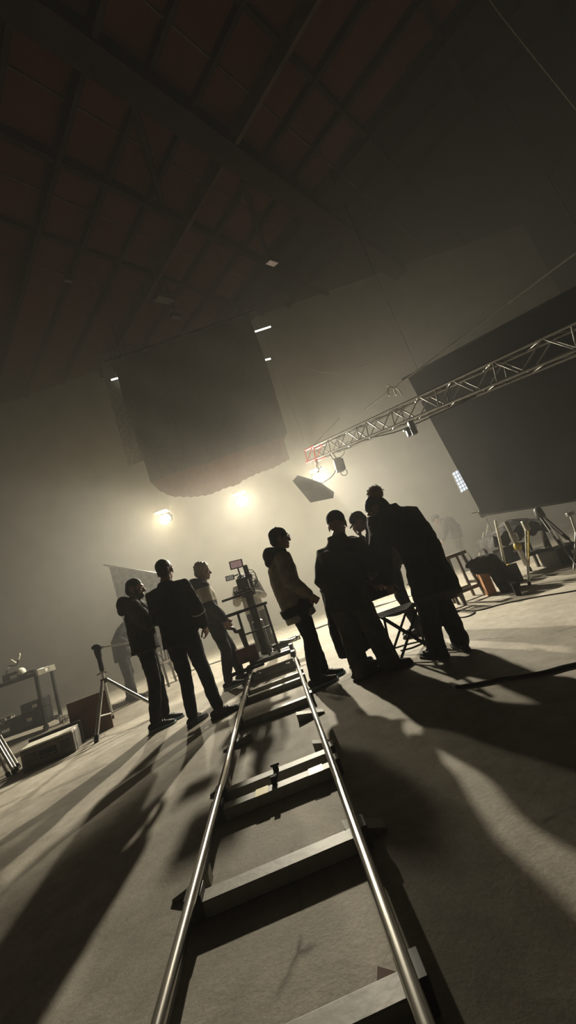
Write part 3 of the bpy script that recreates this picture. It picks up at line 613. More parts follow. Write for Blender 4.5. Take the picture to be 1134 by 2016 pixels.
MB().cyl(cp(0, -.11, .26), cp(0, -.12, .38), .012).build('monitor_arm', M['darkmetal'], cr)
MB().cyl(cp(-.02, -.12, .28), cp(-.12, -.15, .27), .01).build('viewfinder_arm', M['darkmetal'], cr)
ca = MB()
for k in range(5):
    a = k*1.3; ca.sweep(catmull([cp(.1, -.1, .3-.05*k), cp(.2+.02*math.sin(a), -.1, .27-.04*k), cp(.19+.03*math.cos(a), -.05, .1-.02*k), cp(.1, .02, .05)], 6), .005, seg=6)
ca.build('cables', M['rubber'], cr)
for x in (-.14, .14): MB().sweep([cp(x*.8, -.2, .05), cp(x, -.24, .05), cp(x, -.24, -.02)], .012, seg=8).build('grip', M['black'], cr)

# ------------------------------------------------------------------ folding chair
fc = gp(815, 1287); fr = empty('folding_chair', fc, 'black folding chair with crossed legs below the long dark coat', 'chair')
def fp(x, y, z): return V((fc.x, fc.y, 0))+V((x, y, z))
cs = [(-.18, -.16), (.18, -.14), (.17, .2), (-.19, .2)]
for i in range(4):
    a, b_ = cs[i], cs[(i+1) % 4]
    for p, q in ((a, b_), (b_, a)): MB().cyl(fp(p[0], p[1], .01), fp(q[0], q[1], .44), .013, seg=8).build('leg', M['black'], fr)
for c in cs:
    MB().ball(fp(c[0], c[1], .018), (.02, .02, .018)).build('foot', M['rubber'], fr)
P = [[fp(-.2+.4*i/8, -.18+.4*k/8, .45-.05*math.sin(math.pi*i/8)*math.sin(math.pi*k/8)) for k in range(9)] for i in range(9)]
MB().sheet(P, .008, (0, 0, 1)).build('seat', M['cloth2'], fr)
for p in ((-.22, .22), (.2, .24)): MB().cyl(fp(p[0], p[1], .44), fp(p[0]*1.05, p[1]+.06, .84), .011, seg=8).build('back_post', M['black'], fr)
P = [[fp(-.23+.44*i/8, .3+.05*math.sin(math.pi*i/8), .58+.26*k/4) for k in range(5)] for i in range(9)]
MB().sheet(P, .008, (0, 1, 0)).build('backrest', M['cloth2'], fr)
for x in (-.25, .25): MB().sweep([fp(x, -.2, .62), fp(x, .27, .64)], .014, seg=8).build('armrest', M['metal'], fr)
for x, y in ((-.24, -.2), (.25, -.18)): MB().cyl(fp(x, y, .44), fp(x, y, .62), .01, seg=8).build('arm_post', M['metal'], fr)

# ------------------------------------------------------------------ left: silver stand, board, cart, cases
sp = [gp(190, 1462), gp(325, 1402), gp(222, 1415)]
top_c = at(205, 1340, 5.5); sr = empty('tripod_stand', V((top_c.x, top_c.y, 0)), 'silver three-legged lamp stand with black head in front of brown board', 'light stand')
for i, p in enumerate(sp):
    st = top_c+(V((p.x, p.y, top_c.z))-top_c).normalized()*.045
    MB().sweep([st, V((p.x, p.y, .02))], .023, seg=12, cap='flat').build('leg', M['alu'], sr)
    MB().sweep([V((p.x, p.y, .012)), st.lerp(V((p.x, p.y, .02)), .93)], .027, seg=10).build('rubber_foot', M['rubber'], sr)
cb = V((top_c.x, top_c.y, .2))
for p in sp: MB().cyl(cb, top_c.lerp(V((p.x, p.y, .02)), .62), .01, seg=8).build('brace', M['alu'], sr)
MB().cyl(cb, top_c+V((0, 0, .05)), .016, seg=12).build('center_tube', M['alu'], sr)
MB().cyl(top_c-V((0, 0, .03)), top_c+V((0, 0, .03)), .05, seg=14).build('collar', M['darkmetal'], sr)
h0 = at(191, 1276, 5.5)
MB().cyl(top_c+V((0, 0, .05)), h0-V((0, 0, .14)), .02, seg=12).build('riser', M['metal'], sr)
MB().sweep([h0-V((0, 0, .3)), h0-V((0, 0, .14))], .032, seg=12).build('riser_clamp', M['black'], sr)
MB().sweep([h0-V((0, 0, .12)), h0-V((0, 0, .04))], [.04, .05], seg=14).build('tilt_head', M['black'], sr)
hk = MB(); hk.ball(h0+V((-.01, 0, .02)), (.065, .055, .04)); hk.box(h0+V((.05, 0, -.01)), (.06, .05, .035)); hk.build('grip_head', M['black'], sr)
MB().sweep([h0, at(266, 1264, 5.6)], .011, seg=10).build('boom_arm', M['alu'], sr)
for s_ in (-1, 1): MB().cyl(top_c+V((0, 0, .12)), top_c+V((.07*s_, -.02, .1)), .008).build('knob', M['darkmetal'], sr)
bl = [gp(147, 1463), gp(224, 1431)]; bz = .5
bd_ = (bl[1]-bl[0]).normalized(); nrm = V((-bd_.y, bd_.x, 0))
m = MB(); m.prism([bl[0], bl[1], bl[1]+V((0, 0, bz))+nrm*.06, bl[0]+V((-.02, 0, bz))+nrm*.06], .025)
tag(m.build('brown_board', M['ply'], bevel=.003), 'dark reddish brown board standing on edge behind the silver stand', 'board')

# cart
c0 = gp(89, 1440); cx, cy = c0.x, c0.y
ct = empty('equipment_cart', (cx-.55, cy+.25, 0), 'black open cart with bare legs loaded with gear at the left edge', 'cart')
def kp(x, y, z): return V((cx+x, cy+y, z))
ztop = at(80, 1320, cy).z
MB().box(kp(-.6, .22, ztop-.03), (1.3, .5, .07)).build('top_shelf', M['black'], ct, bevel=.006)
MB().box(kp(.08, .22, ztop-.02), (.04, .5, .11)).build('end_rail', M['metal'], ct, bevel=.004)
MB().box(kp(.102, .2, ztop-.02), (.004, .07, .06)).build('label', M['paper'], ct)
MB().box(kp(-.6, .22, .14), (1.3, .5, .05)).build('bottom_shelf', M['black'], ct, bevel=.006)
for x in (.03, -1.22):
    for y in (.0, .44):
        MB().box(kp(x, y, (ztop+.12)/2), (.05, .05, ztop-.12)).build('leg', M['black'], ct, bevel=.004)
        o = MB().cyl(kp(x-.015, y, .06), kp(x+.015, y, .06), .06, seg=18).build('caster', M['rubber'], ct)
# gear on the cart
p = at(41, 1322, cy+.15); p.z = ztop+.085+.005
gl = empty('globe_lamp', V((p.x, p.y, ztop+.005)), 'white round globe with a dark band lying on the cart top', 'globe lamp')
MB().ball(p, .085, seg=24, ring=14).build('globe', M['globe'], gl); MB().torus(p+V((-.01, 0, .03)), .08, .01, (.5, -.2, 1)).build('dark_band', M['caseb'], gl); MB().cyl(p-V((.02, 0, .083)), p-V((.02, 0, .06)), .06).build('socket', M['caseb'], gl)
rg = empty('handheld_rig', kp(-.52, .18, ztop+.005), 'black handheld camera rig with pale grips on the cart top', 'camera rig')
b0 = rg.location.copy()
MB().box(b0+V((.02, 0, .07)), (.36, .2, .13)).build('rig_body', M['caseb'], rg, bevel=.015)
MB().sweep(catmull([b0+V((-.12, -.02, .14)), b0+V((-.06, -.02, .26)), b0+V((.1, -.02, .25)), b0+V((.16, -.02, .34))], 6), .014, seg=10).build('handle_bar', M['darkmetal'], rg)
for a, b_ in (((.02, -.02, .36), (.1, -.02, .27)), ((.16, -.02, .34), (.2, -.02, .42)), ((-.14, -.02, .2), (-.06, -.02, .25))): MB().sweep([b0+V(a), b0+V(b_)], .02, seg=10).build('grip', M['globe'], rg)
MB().box(b0+V((.08, -.11, .05)), (.14, .02, .06)).build('clip', M['metal'], rg, bevel=.004)
bg = MB()
for i in range(9): bg.sweep(catmull([kp(-.2+random.uniform(-.05, .14), .15+random.uniform(-.1, .15), ztop+.02+random.uniform(0, .04)) for _ in range(4)], 5), .014, seg=7)
tag(bg.build('crumpled_wrap', M['plastic']), 'crumpled clear plastic wrap on the cart top by its end rail', 'plastic wrap')
for i, (x, z, sx, sz, lb) in enumerate(((-.36, .165, .62, .24, 'black latched case on the cart bottom shelf'), (-.22, .405, .36, .17, 'smaller black box on top of the latched case under the cart'))):
    e = empty('hard_case', kp(x, .2, z), lb, 'case'); q = e.location.copy()
    MB().box(q+V((0, 0, sz/2)), (sx, .34, sz)).build('body', M['caseb'], e, bevel=.012)
    MB().box(q+V((.1, -.175, sz/2)), (.1, .012, .06)).build('latch', M['metal'], e, bevel=.003)
    MB().sweep([q+V((-.08, -.18, sz*.7)), q+V((0, -.2, sz*.72)), q+V((.08, -.18, sz*.7))], .01, seg=8).build('handle', M['darkmetal'], e)
cb_ = MB()
for i in range(10): cb_.sweep(catmull([kp(-.9+random.uniform(-.2, .3), .1+random.uniform(-.05, .2), .25+random.uniform(0, .2)) for _ in range(5)], 6), .016, seg=7)
tag(cb_.build('cable_heap', M['rope']), 'tangled grey cable heap on the cart bottom shelf', 'cables', kind='stuff')
cb_ = MB()
for i in range(9): cb_.sweep(catmull([kp(.16+random.uniform(-.1, .1), .35+random.uniform(-.15, .15), .02+random.uniform(0, .12)) for _ in range(4)], 6), .01, seg=6)
tag(cb_.build('cable_coil', M['rope']), 'loose cable coil on the floor behind the pale-lidded case', 'cables', kind='stuff')
# pale lidded case on the floor
a, b_ = gp(45, 1524), gp(150, 1480); dx = (b_-a).normalized(); ny = V((-dx.y, dx.x, 0)); Lc = (b_-a).length
fcs = empty('flight_case', (a+b_)/2+ny*.19, 'grey flight case with pale open-topped lid on the floor in front of the cart', 'case')
rot = Matrix((dx, ny, V((0, 0, 1)))).transposed(); c_ = (a+b_)/2+ny*.19
MB().box(c_+V((0, 0, .115)), (Lc, .36, .23), rot).build('case_body', M['case'], fcs, bevel=.012)
MB().box(c_+V((0, 0, .24)), (Lc*.98, .35, .02), rot).build('case_lid', M['lid'], fcs, bevel=.005)
for s_ in (-.33, .33): MB().box(c_+dx*Lc*s_-ny*.184+V((0, 0, .13)), (.1, .012, .09), rot).build('latch', M['darkmetal'], fcs, bevel=.004)
o = MB().box(c_-ny*.183+V((0, 0, .12)), (.18, .01, .09), rot).build('handle_recess', M['caseb'], fcs); MB().sweep([c_-ny*.19+V((0, 0, .1))-dx*.07, c_-ny*.2+V((0, 0, .1)), c_-ny*.19+V((0, 0, .1))+dx*.07], .008, seg=8).build('handle', M['metal'], o)
q = MB(); q.box(c_+ny*.23+V((0, 0, .14)), (Lc*1.04, .09, .28), rot)
o = q.build('case_tray', M['caseb'], fcs, bevel=.006)
# steel tubes leaning
for i, (x0, y0, x1, y1, lb) in enumerate(((2, 1452, 34, 1500, 'outermost'), (-2, 1458, 30, 1507, 'second'), (-8, 1460, 26, 1513, 'third'), (-16, 1462, 14, 1518, 'fourth'))):
    p1 = gp(x1+4, y1+14); p1.z = .022; p0 = at(x0, y0, p1.y+.22)
    t = empty('steel_tube', V((p1.x, p1.y, 0)), lb+' of the four pale tubes leaning against the grey flight case, counted from the case', 'tube', 'pale tubes leaning at the left edge')
    MB().cyl(p0+(p0-p1)*.06, p1, .017, seg=12).build('tube', M['metal'], t); MB().cyl(p1+(p0-p1).normalized()*.0, p1+(p0-p1).normalized()*.05, .023, seg=12).build('end_cap', M['rubber'], t)

# ------------------------------------------------------------------ diffusion frame and chair behind
ds = empty('diffusion_frame', V((-3.75, 8.4, 0)), 'hazy grey cloth on a slanted pole with black stand behind the men at the left', 'diffusion cloth')
TL, TR = at(214, 1114, 8.4), at(304, 1129, 8.4)
tdv = (TR-TL).normalized()
MB().cyl(TL-tdv*.12, TR+tdv*.4, .025).build('cross_pole', M['metal'], ds)
P = []
for i in range(25):
    s_ = i/24; tpt = TL.lerp(TR+tdv*.3, s_); P.append([tpt+V((0.012*k*math.sin(i*.9), .035*math.sin(i*1.7+k*.2), -.16*k)) for k in range(12)])
MB().sheet(P, .006, (0, 1, 0)).build('cloth', mat('sheer cloth', (.2, .19, .165), .9), ds)
MB().cyl(V((-3.72, 8.45, .25)), V((-3.72, 8.45, TL.z-.25)), .022).build('pole', M['black'], ds)
for a in (20, 140, 260): MB().cyl(V((-3.72, 8.45, .75)), V((-3.72+.42*math.cos(R(a)), 8.45+.42*math.sin(R(a)), .015)), .015, seg=8).build('leg', M['black'], ds)
wc = gp(325, 1352); wr_ = empty('wooden_chair', wc, 'small slatted wooden chair seen between the legs of the men in dark jackets', 'chair')
def wp(x, y, z): return V((wc.x+x, wc.y+y, z))
MB().box(wp(-.03, 0, .43), (.4, .4, .035)).build('seat', M['wood'], wr_, bevel=.006)
for x in (-.2, .14):
    for y in (-.18, .18): MB().beam(wp(x, y, .42), wp(x*1.12, y*1.1, 0), .035, .035).build('leg', M['wood'], wr_, bevel=.003)
for x in (-.2, .14): MB().beam(wp(x, .17, .43), wp(x, .24, .92), .035, .03).build('back_post', M['wood'], wr_, bevel=.003)
for x in (-.13, -.05, .03, .1): MB().beam(wp(x-.02, .175, .44), wp(x-.02, .235, .88), .03, .015).build('back_slat', M['wood'], wr_)
MB().beam(wp(-.22, .24, .9), wp(.16, .24, .9), .03, .06).build('top_rail', M['wood'], wr_, bevel=.004)
e = MB(); q = wp(.03, -.28, 0); e.sweep([q, q+V((0, 0, .2)), q+V((0, 0, .23)), q+V((0, 0, .25))], [.035, .035, .024, .016], seg=14); tag(e.build('red_bottle', mat('dark red plastic', (.22, .03, .025), .5)), 'red bottle standing on the floor under the slatted chair', 'bottle')

# ------------------------------------------------------------------ hanging cloths and ceiling lamps
FY = 8.8; FK = FY/7.0
def fz(z): return CH+(z-CH)*FK
hc_ = empty('hanging_cloth', V((-.95*FK, FY, fz(3.1))), 'huge dark square cloth hanging high above the crew in front of the lamps', 'cloth')
fm = band_mat('grey black cloth with red-brown lower strip', [(0, (.36, .28, .24)), (.82, (.28, .27, .245))], coord='Object')
prof = [(0, 3.74), (.045, 3.52), (.12, 3.33), (.25, 3.2), (.36, 3.12), (.48, 3.15), (.56, 3.13), (.62, 3.2), (.75, 3.22), (.85, 3.22), (.95, 3.26), (1, 3.28)]
def zb(s_):
    for (a, za), (b_, zb_) in zip(prof, prof[1:]):
        if s_ <= b_: return za+(zb_-za)*(s_-a)/(b_-a)
    return prof[-1][1]
P = []
for i in range(61):
    s_ = i/60; x = -2.40+2.96*s_; row = []
    for k in range(25):
        u = k/24; z = zb(s_)+(6.5-zb(s_))*u+.012*math.sin(i*2.1)*(1-u)
        xx = x + (.10*(1-u)*(1-2*s_)*.9 if s_ < .5 else -(.16*max(0, 1-u*1.6)*(s_-.5)*1.3))
        if s_ > .93 and u < .16: xx -= .1*(s_-.93)/.07
        row.append(V((xx*FK, FY+.05*math.sin(i*.55)*(.4+u*.3)+.03*math.sin(k*.7+i*.2), fz(z))))
    P.append(row)
ft = fm.node_tree; fb = ft.nodes['Principled BSDF']; tl_ = ft.nodes.new('ShaderNodeBsdfTranslucent'); ms_ = ft.nodes.new('ShaderNodeMixShader'); ms_.inputs[0].default_value = .35
ft.links.new(fb.inputs['Base Color'].links[0].from_socket, tl_.inputs['Color']); ft.links.new(fb.outputs[0], ms_.inputs[1]); ft.links.new(tl_.outputs[0], ms_.inputs[2]); ft.links.new(ms_.outputs[0], ft.nodes['Material Output'].inputs['Surface'])
MB().sheet(P, .012, (0, 1, 0)).build('cloth', fm, hc_)
MB().cyl(V((-2.55*FK, FY, fz(6.52))), V((.7*FK, FY, fz(6.52))), .03).build('batten_pipe', M['darkmetal'], hc_)
for x in (-2.2*FK, .4*FK): MB().cyl(V((x, FY, fz(6.52))), V((x, FY, CZ)), .004, seg=6).build('rope', M['black'], hc_)
bk = empty('backing_sheet', V((-2.9, 9.6, 4.4)), 'narrow paler sheet showing past the left edge of the huge hanging cloth', 'cloth')
x0, x1 = at(193, 700, 9.6).x, at(253, 918, 9.6).x; z1, z0 = at(193, 700, 9.6).z, at(253, 918, 9.6).z
P = [[V((x0+(x1-x0)*(1-k/12)+1.1*i/14, 9.6+.03*math.sin(i*.9), z0+(z1-z0)*k/12)) for k in range(13)] for i in range(15)]
MB().sheet(P, .008, (0, 1, 0)).build('cloth', M['sheet'], bk)
MB().cyl(V((x0, 9.6, z1)), V((x0, 9.6, CZ)), .004, seg=6).build('rope', M['black'], bk); MB().cyl(V((x0+.8, 9.6, z1)), V((x0+.8, 9.6, CZ)), .004, seg=6).build('rope', M['black'], bk)

def tube_light(x0, y0, x1, y1, Y, label):
    a, b_ = at(x0, y0, Y), at(x1, y1, Y); e = empty('fluorescent_tube', (a+b_)/2, label, 'tube light', 'thin glowing tubes behind the hanging cloth')
    MB().cyl(a, b_, .022, seg=10).build('tube', M['tube'], e); d_ = (b_-a).normalized()
    MB().cyl(a-d_*.04, a, .026, seg=10).build('end_cap', M['darkmetal'], e); MB().cyl(b_, b_+d_*.04, .026, seg=10).build('end_cap', M['darkmetal'], e)
    MB().cyl((a+b_)/2, (a+b_)/2+V((0, 0, CZ-(a.z+b_.z)/2)), .004, seg=6).build('wire', M['darkmetal'], e)
tube_light(480, 660, 533, 643, 9.9, 'longer thin glowing tube at the upper right corner of the hanging cloth')
tube_light(500, 714, 533, 706, 9.9, 'shorter thin glowing tube below the longer one at the right cloth edge')
tube_light(219, 748, 240, 742, 9.4, 'stub of glowing tube at the left edge of the hanging cloth')

def flood(x, y, Y, wd, lit, label, ang=0, m2=None):
    p = at(x, y, Y); e = empty('floodlight', p, label, 'ceiling lamp', 'lamps under the ceiling'); rot = Euler((R(20), R(ang), R(40))).to_matrix()
    MB().box(p+V((0, 0, .04)), (wd, wd*.75, .1), rot).build('housing', M['darkmetal'], e, bevel=.01)
    MB().box(p+V((0, 0, .04))+rot @ V((0, 0, -.055)), (wd*.9, wd*.65, .012), rot).build('front_glass', lit, e)
    MB().sweep([p+rot @ V((-wd*.52, 0, .04)), p+V((0, 0, wd*.6)), p+rot @ V((wd*.52, 0, .04))], .012, seg=6).build('bracket', M['darkmetal'], e)
    MB().cyl(p+V((0, 0, wd*.6)), V((p.x, p.y, CZ)), .02, seg=8).build('hanger', M['darkmetal'], e)
dim = mat('dim lamp glass', (.5, .42, .38), .3, emit=(.9, .68, .6), estr=.12); dk = mat('unlit lamp glass', (.12, .1, .09), .3)
flood(536, 517, 9.5, .32, dim, 'small square pinkish floodlight glowing dimly below the roof beams')
flood(324, 590, 9.0, .5, dk, 'dark double-width floodlight above the huge hanging cloth')
flood(347, 624, 9.2, .28, dk, 'smaller dark floodlight just below the double-width one')
flood(134, 552, 8.6, .2, dk, 'small dark floodlight near the left end of the roof beams')

# ------------------------------------------------------------------ truss boom and what hangs from it
A0, B0 = at(609, 898, 8.6), at(1134, 668, 4.1)
bdir = (B0-A0).normalized(); Bx = B0+bdir*1.5
tz = V((0, 0, 1))-bdir*bdir.z; tz.normalize(); tw = bdir.cross(tz)
tb = empty('truss_boom', V(((A0.x+Bx.x)/2, (A0.y+Bx.y)/2, 2.6)), 'long silver lattice truss boom with red tip reaching in from the right', 'truss')
Lt = (Bx-A0).length; hh = .14; ww = .13
def cpnt(t, u, v): return A0+bdir*t+tz*u*hh+tw*v*ww
for u, v in ((1, -1), (1, 1), (-1, -1), (-1, 1)):
    MB().cyl(cpnt(.45, u, v), cpnt(Lt, u, v), .021, seg=12).build('chord', M['truss'], tb); MB().cyl(cpnt(0 if u < 0 else .08, u, v), cpnt(.45, u, v), .022, seg=12).build('tip_tube', M['red'], tb, label='red painted tip tube')
nb = int(Lt/.3)
for i in range(nb):
    t0, t1 = .05+i*.3, .05+(i+1)*.3
    mt = M['red'] if i == 0 else M['truss']
    q = MB(); s_ = 1 if i % 2 else -1
    for v in (-1, 1): q.cyl(cpnt(t0, s_, v), cpnt(t1, -s_, v), .011, seg=8)
    for u in (-1, 1): q.cyl(cpnt(t0, u, s_), cpnt(t1, u, -s_), .009, seg=8)
    if i % 3 == 0:
        q.cyl(cpnt(t0, 1, -1), cpnt(t0, -1, -1), .011, seg=8); q.cyl(cpnt(t0, 1, 1), cpnt(t0, -1, 1), .011, seg=8); q.cyl(cpnt(t0, 1, -1), cpnt(t0, 1, 1), .011, seg=8); q.cyl(cpnt(t0, -1, -1), cpnt(t0, -1, 1), .011, seg=8)
    q.build('lattice_bay', mt, tb)
# stand that carries it beyond the frame
bp_ = cpnt(Lt-.3, -1, 0); MB().cyl(V((bp_.x, bp_.y, 0)), bp_, .06, seg=14).build('mast', M['darkmetal'], tb)
MB().cyl(V((bp_.x, bp_.y, 0)), V((bp_.x, bp_.y, .06)), .4, seg=24).build('mast_base', M['darkmetal'], tb)
MB().sweep(catmull([cpnt(.15, 1, 0)+tz*.02, cpnt(.7, 1, 0)+tz*.17, cpnt(1.3, 1, 0)+tz*.33], 6), .009, seg=8).build('tip_rod', M['truss'], tb)
MB().sweep(catmull([cpnt(2.0, -1, .5), cpnt(2.8, -1, .6)-tz*.1, cpnt(4.2, -1, .5)-tz*.04], 8), .01, seg=6).build('cable', M['rubber'], tb)
# hook and softbox
hk0 = cpnt(.2, -1, 0)
sb = empty('softbox', at(620, 965, 8.6), 'flat dark softbox panel hanging on a hook below the red truss tip', 'softbox')
cor = [at(577, 946, 8.6), at(585, 937, 8.45), at(627, 949, 8.35), at(657, 970, 8.45), at(656, 979, 8.6), at(612, 988, 8.9)]
MB().prism(cor, .05).build('panel', M['soft'], sb)
ctr = sum(cor, V((0, 0, 0)))/6; 
for a, b_ in ((cor[1], cor[2]), (cor[2], cor[3]), (cor[4], cor[5]), (cor[5], cor[0])): MB().cyl(a, b_, .018, seg=8).build('frame_bar', M['darkmetal'], sb)
hq = MB(); hq.sweep([hk0, hk0-V((0, 0, .08))], .035); hq.torus(hk0-V((-.02, 0, .17)), .05, .014, (0, 1, 0), 20, 30, 300); hq.build('hook', M['metal'], sb)
MB().cyl(hk0-V((-.02, 0, .2)), ctr+V((0, 0, .03)), .012, seg=8).build('hanger', M['darkmetal'], sb)
bl_ = empty('ballast_box', at(668, 918, 8.0), 'small grey ballast box dangling from the truss beside the softbox', 'ballast')
q = at(664, 908, 8.0)
MB().box(q-V((0, 0, .09)), (.17, .14, .3), Matrix.Rotation(R(4), 3, 'Y')).build('box', M['case'], bl_, bevel=.012); MB().box(q+V((.07, 0, -.1)), (.1, .12, .24), Matrix.Rotation(R(4), 3, 'Y')).build('cover', M['darkmetal'], bl_, bevel=.01)
MB().torus(q+V((.05, 0, -.28)), .07, .008, (0, 1, 0)).build('cable_loop', M['rubber'], bl_)
ck = MB(); kk = cpnt((q-A0).dot(bdir), -1, 0); ck.cyl(q+V((0, 0, .05)), kk, .018, seg=10); ck.box(kk-tz*.0, (.06, .06, .06)); ck.build('clamp', M['paper'], bl_)
w_ = MB(); w_.sweep(catmull([cpnt(.75, -1, 0), cpnt(.8, -1, 0)-V((0, 0, .3)), q+V((-.2, .1, -.25)), (ctr+cor[3])/2+V((.0, 0, .15)), (ctr+cor[3])/2], 8), .009, seg=6); tag(w_.build('power_cord', M['rubber']), 'thin power cord looping down from the truss to the softbox', 'cord')
w_ = MB(); w_.sweep(catmull([q+V((.05, 0, .04)), q+V((.2, 0, .12)), q+V((.3, -.05, .3)), cpnt(2.0, -1, 0)], 8), .007, seg=6); tag(w_.build('power_cord', M['rubber']), 'short power cord rising from the ballast box to the truss', 'cord')
tcl = cpnt(2.95, -1, -.2); cm_ = empty('truss_clamp', tcl, 'dark clamp gripping the underside of the truss boom', 'clamp')
MB().box(tcl-V((0, 0, .12)), (.09, .09, .24)).build('jaw', M['darkmetal'], cm_, bevel=.01); MB().box(tcl+V((-.09, 0, -.17)), (.07, .07, .14)).build('second_jaw', M['darkmetal'], cm_, bevel=.01); MB().cyl(tcl+V((-.16, 0, -.12)), tcl+V((.08, 0, -.12)), .014).build('screw', M['metal'], cm_)

# ropes and wires
def wire(P, r, m, name, label, cat='rope'): return tag(MB().sweep(P, r, seg=6).build(name, m), label, cat)
ra, rb = at(716, 808, 7.4), at(1134, 497, 4.2); wire([ra, ra.lerp(rb, .5), rb, rb+(rb-ra)*.35], .013, M['rope'], 'stay_rope', 'taut pale rope slanting up to the right above the truss boom')
ta_, tb_ = at(655, 852, 8.0), at(715, 808, 7.4)
wire(catmull([at(597, 720, 9.5), at(630, 731, 9.5), at(665, 734, 9.5), at(700, 727, 9.5), at(725, 718, 9.5)], 6), .01, M['rope'], 'slack_cord', 'short slack cord hanging in mid-air above the truss tip', 'cord')
wire(catmull([at(940, -40, 5.2), at(975, 15, 5.2), at(1040, 98, 5.1), at(1134, 215, 5.0), at(1250, 360, 5)], 6), .012, M['rope'], 'roof_cable', 'thin pale cable crossing the black upper right corner', 'cable')
scl = ra.lerp(rb, .19+.02); cm_ = empty('spring_clamp', scl, 'pale curved spring clamp gripping the taut rope above the truss', 'clamp')
MB().sweep(catmull([scl+V((-.1, 0, -.1)), scl+V((-.1, 0, .0)), scl+V((-.03, 0, .05)), scl+V((.02, 0, .0))], 6), .012, seg=8).build('jaw', M['metal'], cm_)
MB().sweep(catmull([scl+V((-.03, 0, .03)), scl+V((.03, 0, .02)), scl+V((.09, 0, -.04)), scl+V((.12, 0, -.17))], 6), .012, seg=8).build('jaw', M['metal'], cm_)
MB().sweep([scl+V((-.06, 0, .1)), scl+V((.02, 0, 0)), scl+V((.02, 0, -.13))], .016, seg=8).build('handle', M['globe'], cm_)

# ------------------------------------------------------------------ right: big drape and led panel
dr_ = empty('black_drape', V((4.6, 6.4, 1.0)), 'tall black drape stretched across the right side behind the truss boom', 'drape')
D = [at(802, 742, 7.0), at(950, 1015, 7.0), at(1134, 985, 5.9), at(1134, 565, 5.9)]
P = []
for i in range(31):
    s_ = i/30*1.9; tpv = D[0]+(D[3]-D[0])*s_; btv = D[1]+(D[2]-D[1])*s_; btv.y = tpv.y
    P.append([btv.lerp(tpv, k/16)+V((0, .03*math.sin(i*1.1)*(.3+k/30), -.01*math.sin(i*2.3) if k == 0 else 0)) for k in range(17)])
MB().sheet(P, .015, (.35, .94, 0)).build('cloth', M['drape'], dr_)
e0, e1 = P[0][-1], P[-1][-1]; MB().cyl(e0-(e1-e0)*.02, e1, .025).build('top_pipe', M['darkmetal'], dr_)
MB().cyl(P[0][0]-V((.0, .03, 0))-(P[-1][0]-P[0][0])*.02, P[-1][0]-V((0, .03, 0)), .02).build('bottom_pipe', M['darkmetal'], dr_)
for f_ in (.04, .6): q = e0.lerp(e1, f_); MB().cyl(q, V((q.x, q.y, CZ)), .004, seg=6).build('rope', M['black'], dr_)
lp = [at(889, 932, 9.2), at(901, 925, 9.2), at(921, 961, 9.2), at(907, 971, 9.2)]
le = empty('led_panel', sum(lp, V((0, 0, 0)))/4, 'bluish white gridded light panel peeking past the black drape edge', 'light panel')
xa = (lp[1]-lp[0]); ya = (lp[3]-lp[0]); lm = mat('led face', (.8, .85, .95), .4, emit=(.72, .82, 1), estr=1.05)
lp = [lp[0], lp[0]+xa*1.6, lp[0]+xa*1.6+ya, lp[3]]; xa = xa*1.6
MB().prism(lp, .05).build('housing', M['darkmetal'], le)
MB().prism([p_-V((0, .03, 0)) for p_ in lp], .008).build('diode_face', lm, le)
q = MB()
for i in range(7): q.cyl(lp[0]+ya*i/6-V((0, .04, 0)), lp[1]+ya*i/6-V((0, .04, 0)), .008, seg=6)
for i in range(5): q.cyl(lp[0]+xa*i/4-V((0, .04, 0)), lp[3]+xa*i/4-V((0, .04, 0)), .008, seg=6)
q.build('grid', M['alu'], le)
pz = (lp[2]+lp[3])/2; MB().cyl(V((pz.x+.2, pz.y+.05, 0)), pz+V((.2, .05, .1)), .02).build('pole', M['darkmetal'], le)

# ------------------------------------------------------------------ right: stools, block, tripods, gear
def stool(p, ht, wd, label, rz):
    e = empty('stool', p, label, 'stool', 'wooden stools', rz=0); rot = Matrix.Rotation(rz, 3, 'Z')
    pp = V((p.x, p.y, 0)); T = lambda x, y, z: pp+rot @ V((x, y, z)); h = wd/2
    MB().box(T(0, 0, ht-.025), (wd, wd*.8, .05), rot).build('seat', M['wood'], e, bevel=.006)
    for sx in (-1, 1):
        for sy in (-1, 1): MB().beam(T(sx*h*.72, sy*h*.5, ht-.05), T(sx*h*1.05, sy*h*.8, 0), .045, .035, (1, 0, 0)).build('leg', M['wood'], e, bevel=.003)
    for sy in (-1, 1): MB().beam(T(-h*.95, sy*h*.7, .16), T(h*.95, sy*h*.7, .16), .02, .05).build('rung', M['wood'], e)
    for sx in (-1, 1): MB().beam(T(sx*h*.98, -h*.72, .22), T(sx*h*.98, h*.72, .22), .02, .04).build('rung', M['wood'], e)
stool(V((2.13, 6.0, 0)), .7, .34, 'tall square wooden stool in the haze right of the long coat', R(12))
stool(V((1.78, 5.75, 0)), .42, .26, 'low wooden stool tucked beside the tall stool', R(5))
pb = V((2.42, 5.75, 0)); e = MB(); e.box(pb+V((-.05, .05, .2)), (.12, .26, .4), Matrix.Rotation(R(-12), 3, 'Z')); tag(e.build('wooden_block', M['plank'], bevel=.004), 'orange wooden block standing under the slumped black bag', 'block')
e = MB(); e.ball(pb+V((-.02, -.02, .43)), (.19, .17, .13), Euler((0, R(-14), 0)).to_matrix()); e.sweep([pb+V((.08, -.06, .44)), pb+V((.13, -.09, .25)), pb+V((.17, -.1, .06))], [(.15, .12), (.16, .13), (.18, .14)], seg=16); e.ball(pb+V((-.17, 0, .5)), (.09, .1, .035), Euler((0, R(-25), 0)).to_matrix())
bgo = soft(e.build('black_bag', mat('bag cloth', (.012, .011, .01), .9)), .014, .03); tag(bgo, 'black soft bag slumped over the orange wooden block', 'bag')
